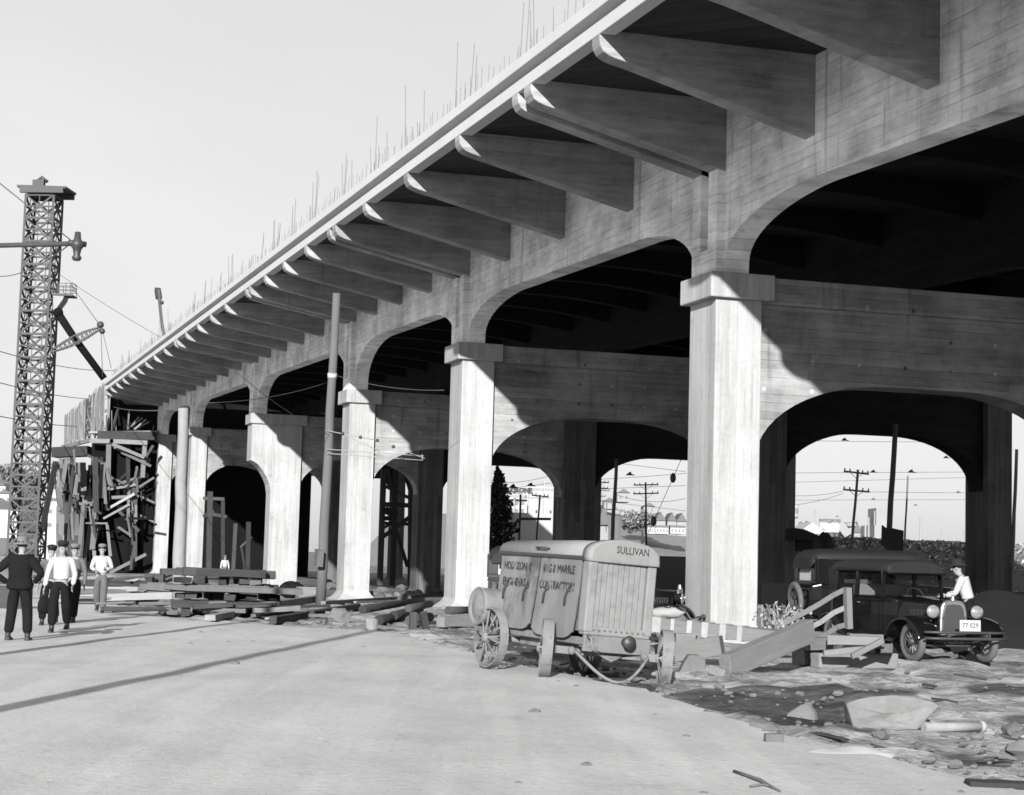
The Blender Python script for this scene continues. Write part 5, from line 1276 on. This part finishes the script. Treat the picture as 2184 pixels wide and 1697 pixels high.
def tree(label, base, h, rad, n, size, mat='far_tree', conical=False, name='tree', group=None, trunk=.25):
    t = thing(name, label, 'tree', base, group)
    b = V(base); m = MB(); m.tube([b-V((0,0,.5)), b+V((.1,0,h*.45)), b+V((0,.1,h*.85))], [trunk, trunk*.7, trunk*.15], 8)
    for k in range(7):
        z = h*(.3+.08*k); a = k*2.4; m.tube([b+V((0,0,z)), b+V((math.cos(a)*rad*.7, math.sin(a)*rad*.7, z+h*.1))], [trunk*.35, trunk*.08], 5)
    m.build('trunk', K['pole_dark'], t)
    m = MB(); nc = 26 if conical else 16
    for k in range(nc):
        f = k/(nc-1)
        if conical: r = rad*(1-f)**.75+.25; z = h*(.08+.9*f); a = k*2.4; o = r*.35; cc = b+V((math.cos(a)*o, math.sin(a)*o, z)); leaves(m, cc, (r*.8, r*.8, h*.07), n//nc, size)
        else:
            a = rng.uniform(0,6.28); r = rad*math.sqrt(rng.random())*.75; z = h*rng.uniform(.42,.9); cc = b+V((math.cos(a)*r, math.sin(a)*r, z)); leaves(m, cc, (rad*.42, rad*.42, h*.15), n//nc, size)
    m.build('crown', K[mat], t); return t
# the brambly bank
def bank():
    a, b = onD(1600, 1150, 100), onD(2330, 1150, 98); u = (b-a); u.z = 0; L = u.length; u.normalize(); v_ = V((-u.y,u.x,0))
    if v_.dot(Fh) < 0: v_ = -v_
    a.z = 0; m = MB(); vs = []; fs = []; N, Mq = 70, 12
    prof = [(-7,-.7),(-6,.0),(-4.6,.9),(-3.2,1.9),(-2,2.65),(-1,3.05),(0,3.2),(2,3.25),(6,3.2),(12,3.1),(20,2.8),(30,-.8)]
    for i in range(N+1):
        for (d, z) in prof:
            p = a+u*(L*i/N)+v_*d; zz = z + (.12*noise.noise(p*.35) + .15*noise.noise(p*1.1))*(0 < z < 3.5); zz += -.25*(i/N)
            vs.append((p.x,p.y,zz))
    for i in range(N):
        for k in range(Mq-1): fs.append((i*Mq+k, i*Mq+k+1, (i+1)*Mq+k+1, (i+1)*Mq+k))
    m.add(vs, fs, True); tag(m.build('embankment', K['bank'], None), 'low earth embankment beyond the right arch', 'embankment', kind='structure')
    m = MB()
    for _ in range(3400):
        i = rng.random(); d = rng.uniform(-6.8,1.0); z = 3.2*sst((d+6.3)/6.2)-.25*i; p = a+u*(L*i)+v_*d; p.z = z
        p.z += .12*noise.noise(p*.35)
        leaves(m, p+V((0,0,.03)), (.4,.4,.12), 9, .13, 0)
    tag(m.build('bramble_cover', K['bramble'], None), 'dry brambly growth covering the embankment', 'brambles', kind='stuff')
bank()
def yard_mound():
    c = onD(2250, 1330, 42); c.z = 0; m = MB(); vs = []; fs = []; N, Mr = 30, 9
    for i in range(Mr+1):
        r = i/Mr
        for k in range(N):
            an = 2*math.pi*k/N; q = V((math.cos(an)*5.6*r, math.sin(an)*3.4*r, 0)); z = 1.25*(1-r*r)+.22*noise.noise(q*.9+V((3,3,3)))*(r < .95)-.1*(r > .95); vs.append((q.x,q.y,z))
    for i in range(Mr):
        for k in range(N): fs.append((i*N+k, i*N+(k+1)%N, (i+1)*N+(k+1)%N, (i+1)*N+k))
    m.add(vs, fs, True); o = m.build('spoil_heap', K['spoil_shade'], None); o.location = c; tag(o, 'low heap of spoil coloured black for shadow behind the man in the striped shirt', 'heap')
yard_mound()
for k, (x, y, D) in enumerate(((1842,1372,42),(1647,1335,37.6),(1655,1340,37.5))):
    pass
m = MB(); c = onD(1668, 1330, 37); c.z = .0
for _ in range(120): leaves(m, c+V((rng.uniform(-.45,.45), rng.uniform(-.4,.4), rng.uniform(.1,.8))), (.15,.15,.15), 3, .06, 0)
for k in range(24): m.tube([c+V((rng.uniform(-.2,.2),rng.uniform(-.2,.2),0)), c+V((rng.uniform(-.5,.5),rng.uniform(-.4,.4),rng.uniform(.5,.95)))], .008, 4)
o = m.build('dry_weed', K['bramble'], None); tag(o, 'dry tangled weed at the right foot of the nearest pier', 'weed')
# low fence of dark boards behind the nearest pier
lf = thing('board_fence', 'low dark board fence behind the second sedan', 'fence', onD(1650, 1300, 46))
m = MB(); a, b = onD(1622, 1290, 46), onD(1700, 1292, 46)
m.bar(a+V((0,0,.25)), b+V((0,0,.25)), .12, .6); m.build('top_board', K['black_boards'], lf)
for k in range(6):
    m = MB(); p = a.lerp(b, k/5); m.bar(p+V((0,0,-.9)), p+V((0,0,.0)), .22, .05); m.build('picket', K['timber'], lf)
# railway car
def block(x0, x1, yt, D, depth, zb=-.7):
    p0, p1 = onD(x0, yt, D), onD(x1, yt, D); o = V((p0.x, p0.y, zb)); return o, (p1-p0).length, p0.z-zb
def box_building(label, cat, x0, x1, yt, D, depth, mat, name='building', group=None, rows=0, cols=0, wmat='pane', roof=None, rz=0.0, zb=-.7, ww=.35, wh=.4, trim=True):
    o, W, H = block(x0, x1, yt, D, depth, zb)
    t = thing(name, label, cat, o, group)
    r = (Rh*math.cos(rz)+Fh*math.sin(rz)); f = V((-r.y, r.x, 0)); M = basis(o, r, f, V((0,0,1)))
    m = MB(); m.box((0,0,0),(W,depth,H), M); m.build('wall', K[mat], t)
    for i in range(rows):
        for j in range(cols):
            cx, cz = W*(j+.5)/cols, H*(1-(i+.55)/max(rows,1)*(.92)); a, b = W/cols*ww, H/rows*wh
            m = MB(); m.box((cx-a/2,-.06,cz-b/2),(cx+a/2,.02,cz+b/2), M); w_ = m.build('window', K[wmat], t)
    if roof:
        m = MB(); e = W*.03
        if roof[0] == 'gable': m.prism([(-e,0),(W+e,0),(W*.5,roof[1])], lambda p, s: (p[0], (-.4,depth+.4)[s], H+p[1]), M)
        elif roof[0] == 'hip': m.add([(-e,-e,H),(W+e,-e,H),(W+e,depth+e,H),(-e,depth+e,H),(W*.25,depth*.5,H+roof[1]),(W*.75,depth*.5,H+roof[1])], [(0,1,5,4),(1,2,5),(2,3,4,5),(3,0,4),(3,2,1,0)], False, M)
        else: m.box((-e,-e,H),(W+e,depth+e,H+roof[1]), M)
        m.build('roof', K[roof[2] if len(roof) > 2 else 'far_roof'], t)
    return t, M, W, H
t, M, W, H = box_building('dark railway caboose with arched roof standing before the brambly bank', 'railway car', 1640, 1742, 1151, 82, 9, 'boxcar', 'railway_car', zb=.1)
m = MB(); m.prism([(-.3,0),(W+.35,0),(W+.3,.12),(W*.9,.33),(W*.7,.5),(W*.5,.55),(W*.3,.5),(0,.33),(-.3,.12)], lambda p, s: (p[0], (-.4,9.4)[s], H+p[1]), M); m.build('roof', K['boxcar'], t)
for x0, x1 in ((.50,.64),(.84,.95),(.16,.28)):
    m = MB(); m.box((W*x0,-.05,H*.35),(W*x1,.02,H*.82), M); m.build('window', K['pane'], t)
rock(onD(1757, 1180, 60), (.75,.7,.9), 'dark round topped object beside the caboose', 'boxcar', 5, 'covered_drum', None, 'drum')
# right arch skyline
def chimney(label, x, yb, yt, D, w0, w1):
    b, q = onD(x, yb, D), onD(x, yt, D); b.z = 0; s = D/FPX; m = MB(); m.lathe([(w0*s*.5,0),(w0*s*.5,(q.z)*.32),(w1*s*.55,q.z*.42),(w1*s*.5,q.z),(0,q.z)], 14); o = m.build('chimney_stack', K['far_grey'], None); o.location = (b.x, b.y, 0); tag(o, label, 'chimney')
chimney('tall chimney stack with a swollen base on the far skyline', *_z7(466,1000), _z7(469,822)[1], 420, 7, 3.6)
chimney('thin far chimney right of the leaning crossarm pole', *_z7(815,1010), _z7(816,900)[1], 430, 3, 2.4)
def billboard(label, x0, x1, y0, y1, D, face, lines=(), posts=True):
    a = onD(x0, y1, D); b = onD(x1, y1, D); q = onD(x0, y0, D); W = (b-a).length; H = q.z-a.z
    t = thing('billboard', label, 'billboard', V((a.x,a.y,0))); M = basis(a, Rh, Fh, V((0,0,1)))
    m = MB(); m.box((0,0,0),(W,.4,H), M); p = m.build('sign_board', K[face], t)
    for s, sz, fx, fz, mt in lines: text_mesh(s, sz*H, M @ basis((W*fx,-.05,H*fz),(1,0,0),(0,0,1),(0,-1,0)), 'lettering', K[mt], p, .05)
    for k in range(4):
        m = MB(); x = W*(.1+.266*k); m.box((x-.2,.45,-a.z-.5),(x+.2,.85,H*.9), M); m.build('post', K['far_roof'], t)
    return t, M, W, H
t, M, W, H = billboard('white billboard headed WESTMORE on the far skyline', *[_z7(512,0)[0], _z7(668,0)[0]], _z7(0,933)[1], _z7(0,1006)[1], 400, 'mill_white')
x0 = _z7(522,900); x1 = _z7(660,926)
p = onD((x0[0]+x1[0])/2, (x0[1]+x1[1])/2, 399.5)
text_mesh('INVESTMORE', (x1[1]-x0[1])*400/FPX*1.25, basis(p, Rh, V((0,0,1)), -Fh), 'lettering', K['far_roof'], t, .1, .92, .05)
m = MB()
for (cx, cz, a, b) in ((.10,.45,.05,.5),(.15,.33,.09,.28),(.24,.28,.07,.2),(.30,.24,.06,.12),(.62,.42,.12,.03),(.75,.5,.10,.03)): m.box((W*(cx-a/2),-.12,H*(cz-b/2)),(W*(cx+a/2),-.02,H*(cz+b/2)), M)
m.build('picture', K['far_grey'], t)
t['label'] = 'white billboard under large letters on the far skyline'
t, M, W, H = billboard('dark framed far billboard just right of the middle column', _z7(235,0)[0], _z7(322,0)[0], _z7(0,893)[1], _z7(0,965)[1], 410, 'far_grey')
m = MB(); m.box((W*.1,-.1,H*.6),(W*.75,-.02,H*.85), M); m.build('picture', K['far_roof'], t)
tk = thing('water_tank', 'pale banded far water tank above the dark framed billboard', 'water tank', onD(*_z7(270,900), 430))
p = onD(*_z7(268,885), 430); s = 430/FPX
m = MB(); m.lathe([(16*s*.5*2,0),(16*s,24*s*1.1),(0,30*s*1.1)], 18, Matrix.Translation(p)); m.build('tank', K['mill_white'], tk)
m = MB(); m.lathe([(16.4*s,8*s),(16.4*s,19*s)], 18, Matrix.Translation(p)); m.build('band', K['far_grey'], tk)
m = MB(); m.bar(p+Rh*(-12*s), V((p.x,p.y,0))+Rh*(-12*s), .8); m.bar(p+Rh*(12*s), V((p.x,p.y,0))+Rh*(12*s), .8); m.build('leg', K['far_grey'], tk)
box_building('long low grey far shed with vents along its roof', 'shed', _z7(225,0)[0], _z7(700,0)[0], _z7(0,996)[1], 440, 20, 'far_grey', 'factory_shed')
box_building('pale far roof below the white billboard', 'shed', _z7(330,0)[0], _z7(560,0)[0], _z7(0,1020)[1], 330, 14, 'mill_pale', 'factory_shed', roof=('gable',2.2,'mill_pale'))
for k, (x, y) in enumerate(((320,985),(352,985),(400,980),(590,985),(265,985))):
    p = onD(*_z7(x,y), 436); m = MB(); m.lathe([(.7,-2),(.7,1),(1.0,1.2),(0,2.0)], 8); o = m.build('roof_vent', K['far_roof'], None); o.location = p; tag(o, 'small roof vent on the long low far shed', 'vent', 'vents along the far shed roof')
t, M, W, H = box_building('stepped grey far works with a sloping conveyor right of the billboard', 'works', _z7(700,0)[0], _z7(770,0)[0], _z7(0,965)[1], 415, 14, 'far_grey', 'factory_works')
m = MB(); m.bar(onD(*_z7(672,1005),415), onD(*_z7(725,965),415), 3.5); m.bar(onD(*_z7(722,955),415), onD(*_z7(722,935),415), 2); m.bar(onD(*_z7(752,955),415), onD(*_z7(752,930),415), 2.2); m.build('conveyor', K['far_grey'], t)
box_building('low far gabled house right of the thin chimney', 'house', _z7(780,0)[0], _z7(848,0)[0], _z7(0,1010)[1], 420, 10, 'far_grey', 'house', roof=('gable',2.5))
t, M, W, H = box_building('square grey far building with stepped top left of the dark nailed board', 'building', _z7(958,0)[0], _z7(1120,0)[0], _z7(0,948)[1], 300, 12, 'far_grey')
m = MB(); m.box((W*.2,2,H),(W*.95,9,H+2.9), M); m.box((W*.1,2,H),(W*.16,3,H+2.4), M); m.build('roof_house', K['far_grey'], t)
for k, (x, y0, y1, D) in enumerate(((883,945,1035,250),(1335,885,1045,250),(1512,990,1048,300),(1690,990,1050,320),(910,885,960,300))):
    p, q = onD(*_z7(x,y1), D), onD(*_z7(x,y0), D); p.z = 0; m = MB(); m.tube([V((0,0,0)), V((0,0,q.z))], [.22,.14], 8); o = m.build('far_mast', K['far_grey'], None); o.location = p; tag(o, 'thin far mast on the skyline of the right arch', 'mast', 'far masts on the skyline')
# middle arch: mill, warehouse, tree, hill with houses
tree('dark feathery conifer left of the white mill', (lambda p: V((p.x,p.y,-.6)))(onD(_z6(235,0)[0], 1290, 105)), onD(*_z6(235,610),105).z+.6, 1.55, 4200, .15, 'conifer', True, 'conifer_tree')
p = onD(*_z6(400,1250), 110); m = MB()
for k in range(9): leaves(m, (p.x+rng.uniform(-2.6,2.6), p.y+rng.uniform(-1,1), rng.uniform(0,1.5)), (.9,.9,.7), 90, .16)
tag(m.build('bush', K['conifer'], None), 'dark bush at the foot of the braced pole', 'bush')
p = onD(*_z6(1290,1050), 330)
t, M, W, H = box_building('white mill with square windows and a rooftop name sign', 'mill', _z6(330,0)[0], _z6(545,0)[0], _z6(0,862)[1], 230, 14, 'mill_white', 'mill', rz=.0)
for i, y in enumerate((905,985)):
    for j, x in enumerate((388,441,498)):
        a = onD(*_z6(x,y), 229.9); m = MB(); w_, h_ = 9*230/FPX, 22*.88*.45*230/FPX*1.0
        s = 230/FPX; m.box((-4*s,-.05,-5*s*.9),(4*s,.3,5*s*.9), basis(a, Rh, Fh, V((0,0,1)))); m.build('window', K['pane'], t)
a = onD((_z6(400,0)[0]+_z6(578,0)[0])/2, _z6(0,787)[1], 229)
rs = thing('rooftop_sign', 'rooftop sign with big dark letters above the white mill', 'sign', onD(*_z6(490,860), 229))
m = MB()
for z in (-4.2, -2.0, 1.9): m.bar(a+Rh*(-7)+V((0,0,z*230/FPX*4.0))+Fh*.4, a+Rh*7+V((0,0,z*230/FPX*4.0))+Fh*.4, .22)
for k in range(8): m.bar(a+Rh*(-6.6+k*1.9)+Fh*.4+V((0,0,-4.4)), a+Rh*(-6.6+k*1.9)+Fh*.4+V((0,0,1.3)), .16)
sf = m.build('sign_frame', K['mill_pale'], rs)
s = 230/FPX
text_mesh('CRONE', 13.5*s, basis(a, Rh, V((0,0,1)), -Fh), 'lettering', K['ink'], rs, .1, .98, .06)
t, M, W, H = box_building('tall pale warehouse behind the white mill', 'warehouse', _z6(540,0)[0], _z6(820,0)[0], _z6(0,790)[1], 240, 25, 'mill_pale', 'warehouse')
box_building('long low pale warehouse with plain wall in front of the mill', 'warehouse', _z6(392,0)[0], _z6(830,0)[0], _z6(0,1000)[1], 170, 20, 'mill_pale', 'warehouse')
box_building('low white lean-to left of the low pale warehouse', 'shed', _z6(340,0)[0], _z6(394,0)[0], _z6(0,1045)[1], 165, 10, 'mill_white', 'shed', roof=('flat',.9))
def hill(label, pts, D, depth, mat='far_hill', name='hill'):
    n = len(pts); m = MB(); vs = []; fs = []
    P = [onD(x, y, D) for x, y in pts]
    xs = []
    for i in range(n-1):
        for k in range(8): xs.append(P[i].lerp(P[i+1], k/8))
    xs.append(P[-1]); rows = [(-1,.0),(-.75,.35),(-.5,.62),(-.25,.85),(0,1),(.5,.95),(1,.5)]
    for p in xs:
        for d, k in rows: q = V((p.x,p.y,0))+Fh*(d*depth); vs.append((q.x, q.y, -1+(p.z+1)*k + .04*p.z*noise.noise(q*.03)))
    R = len(rows)
    for i in range(len(xs)-1):
        for k in range(R-1): fs.append((i*R+k, i*R+k+1, (i+1)*R+k+1, (i+1)*R+k))
    m.add(vs, fs, True); tag(m.build(name, K[mat], None), label, 'hill', kind='structure')
hill('grey hillside rising beyond the middle arches', [(_z6(x,0)[0], _z6(0,y)[1]) for x, y in ((-700,1060),(-300,1010),(1000,1010),(1150,1010),(1290,985),(1420,1010),(1560,1060),(1700,1130),(1900,1150),(2150,1160),(2600,1180),(3400,1190))], 420, 120)
hill('wooded slope at the far left behind the hoist tower', [(-260,985),(-120,995),(0,1000),(45,1012),(110,1040),(170,1090),(240,1120),(330,1135)], 420, 110)
def house(label, x, y, w, h, D, roof='gable', wall='mill_white', group=None):
    return box_building(label, 'house', x-w/2, x+w/2, y-h, D, 9, wall, 'house', group, rows=1, cols=2, roof=(roof, w*D/FPX*.32), zb=onD(x, y+6, D).z, ww=.3, wh=.35)
for i, (x, y, w, h) in enumerate(((1330,1065,26,14),(1300,1080,22,12),(1385,1090,24,10))):
    q = _z6(0,0); house(('grey gabled house highest on the hillside','grey gabled house at the left on the hillside','grey gabled house lowest on the hillside')[i], x, y, w, h, 400, wall='far_grey')
for i, (x0, x1, y) in enumerate(((1790,1885,1075),(1905,1990,1080),(1995,2090,1085))):
    box_building(('dark gabled block left on the ridge behind the white row houses','dark gabled block in the middle of the ridge behind the white row houses','dark gabled block right on the ridge behind the white row houses')[i], 'houses', _z6(x0,0)[0], _z6(x1,0)[0], _z6(0,y)[1], 380, 12, 'far_grey', 'house', roof=('gable',1.8), zb=4)
for i, (x0, x1) in enumerate(((1712,1790),(1795,1915),(1932,2075))):
    box_building(('white row house left of the three','white row house in the middle of the three','white row house right of the three')[i], 'row house', _z6(x0,0)[0], _z6(x1,0)[0], _z6(0,1145)[1], 330, 10, 'mill_white', 'row_house', rows=1, cols=4, ww=.4, wh=.5, zb=onD(*_z6(x0,1205),330).z, roof=('flat',.4))
box_building('long low dark shed at the right of the middle arch', 'shed', _z6(1775,0)[0], _z6(2120,0)[0], _z6(0,1420)[1], 110, 8, 'far_roof', 'shed', zb=-.6)
box_building('narrow grey church like house with dark arched door', 'house', _z6(1232,0)[0], _z6(1330,0)[0], _z6(0,1120)[1], 190, 8, 'far_grey', 'house', roof=('gable',2.2), rows=1, cols=1, ww=.3, wh=.5)
tree('dark rounded tree left of the white row houses', V((*onD(*_z6(1660,1130), 340).xy, 5)), 6, 4, 2600, .28)
# left edge
for i, (x, y, w, h) in enumerate(((10,1075,30,22),(26,1060,18,10),(4,1045,16,9))):
    house(('pale gabled house lowest on the wooded slope','small pale house right on the wooded slope','small pale house highest on the wooded slope')[i], x, y, w, h, 380)
box_building('long plain white building at the far left edge', 'building', -60, 44, 1086, 300, 14, 'mill_white', zb=2.5)
box_building('pale tall house between the hoist tower and the falsework', 'house', 92, 122, 1075, 230, 10, 'mill_white', 'house', rows=4, cols=1, wh=.25)
box_building('white shed wall behind the falsework at far left', 'shed', 95, 140, 1140, 200, 8, 'mill_white', 'shed')
box_building('stack of pale boarded hoarding behind the hoist tower', 'hoarding', 92, 128, 1000, 260, 6, 'mill_pale', 'hoarding', rows=7, cols=1, ww=.9, wh=.25, wmat='far_roof')
for k in range(6):
    x = -90+k*42+rng.uniform(-8,8); p = onD(x, 1030, 405); tree('rounded dark tree on the wooded far left slope', V((p.x,p.y,p.z-8)), 12, 6.5, 2600, .4, group='trees on the far left slope')
# yard clutter behind the walking men
for k in range(26):
    x = rng.uniform(60,330); y = rng.uniform(1225,1292); p = gnd(x, y); a = rng.uniform(-.6,.6); L = rng.uniform(1.5,4.5); u = Rh*math.cos(a)+Fh*math.sin(a)*1.4; z = rng.uniform(.06,.55)
    timber(p-u*L/2+V((0,0,z)), p+u*L/2+V((0,0,z+rng.uniform(-.05,.45))), rng.uniform(.18,.4), rng.uniform(.06,.22), 'loose board in the lumber clutter behind the walking men', rng.choice(('timber','timber_pale','timber_dark')), 'loose_board', 'boards in the lumber clutter', 'board', jit=.03)
for k, (x, y, s) in enumerate(((300,1262,1.2),(250,1275,1.0),(170,1282,1.1),(205,1262,.9),(330,1248,1.1),(20,1300,1.0))):
    p = gnd(x, y); timber(p-Rh*s*.5+V((0,0,.3*s)), p+Rh*s*.5+V((0,0,.3*s)), .7, .6*s, 'dark crate in the lumber clutter behind the walking men', 'timber_dark', 'crate', 'dark crates in the lumber clutter', 'crate')
# ------------------------------------------------------------------ camera, sky and sun
cam = bpy.data.cameras.new('camera'); co = bpy.data.objects.new('camera', cam); COL.objects.link(co)
co.matrix_world = basis(CAM, CR, CU, -CF)
cam.sensor_width = 36; cam.lens = 36*FPX/2184; cam.clip_start = .1; cam.clip_end = 9000
SC.camera = co
SUN = V((1, 2.32, -.83)).normalized()
sl = bpy.data.lights.new('sun', 'SUN'); sl.energy = 5.0; sl.angle = rd(.5); sl.color = (1,.995,.985)
so = bpy.data.objects.new('sun', sl); COL.objects.link(so); so.rotation_euler = SUN.to_track_quat('-Z','Y').to_euler(); so.location = (-20,-30,40)
w = bpy.data.worlds.new('World'); SC.world = w; w.use_nodes = True
nt = w.node_tree; bg = nt.nodes['Background']
sky = nt.nodes.new('ShaderNodeTexSky'); sky.sky_type = 'NISHITA'; sky.sun_disc = False
sky.sun_elevation = math.asin(-SUN.z); sky.sun_rotation = math.atan2(-SUN.x, -SUN.y); sky.dust_density = 2.0
bw = nt.nodes.new('ShaderNodeRGBToBW'); nt.links.new(sky.outputs[0], bw.inputs[0])
pw = nt.nodes.new('ShaderNodeMath'); pw.operation = 'POWER'; pw.inputs[1].default_value = .22; nt.links.new(bw.outputs[0], pw.inputs[0])
gain = nt.nodes.new('ShaderNodeMath'); gain.operation = 'MULTIPLY'; gain.inputs[1].default_value = 2.06; nt.links.new(pw.outputs[0], gain.inputs[0])
tc = nt.nodes.new('ShaderNodeTexCoord'); mp = nt.nodes.new('ShaderNodeMapping'); mp.inputs['Scale'].default_value = (1,1,2.2); nt.links.new(tc.outputs['Generated'], mp.inputs[0])
cn = nt.nodes.new('ShaderNodeTexNoise'); cn.inputs['Scale'].default_value = 3.2; cn.inputs['Detail'].default_value = 5; nt.links.new(mp.outputs[0], cn.inputs['Vector'])
cm = nt.nodes.new('ShaderNodeMapRange'); cm.inputs[1].default_value = .3; cm.inputs[2].default_value = .7; cm.inputs[3].default_value = .95; cm.inputs[4].default_value = 1.05; nt.links.new(cn.outputs[0], cm.inputs[0])
veil = nt.nodes.new('ShaderNodeMath'); veil.operation = 'MULTIPLY'; nt.links.new(gain.outputs[0], veil.inputs[0]); nt.links.new(cm.outputs[0], veil.inputs[1])
nt.links.new(veil.outputs[0], bg.inputs['Color']); bg.inputs['Strength'].default_value = .15
SC.view_settings.view_transform = 'Standard'; SC.view_settings.look = 'None'; SC.view_settings.exposure = .95; SC.view_settings.gamma = 1
SC.cycles.filter_width = 1.6
SC.cycles.max_bounces = 5; SC.cycles.diffuse_bounces = 3; SC.cycles.glossy_bounces = 2; SC.cycles.transmission_bounces = 3; SC.cycles.transparent_max_bounces = 8
SC.cycles.use_denoising = True
SC.cycles.sample_clamp_indirect = 4
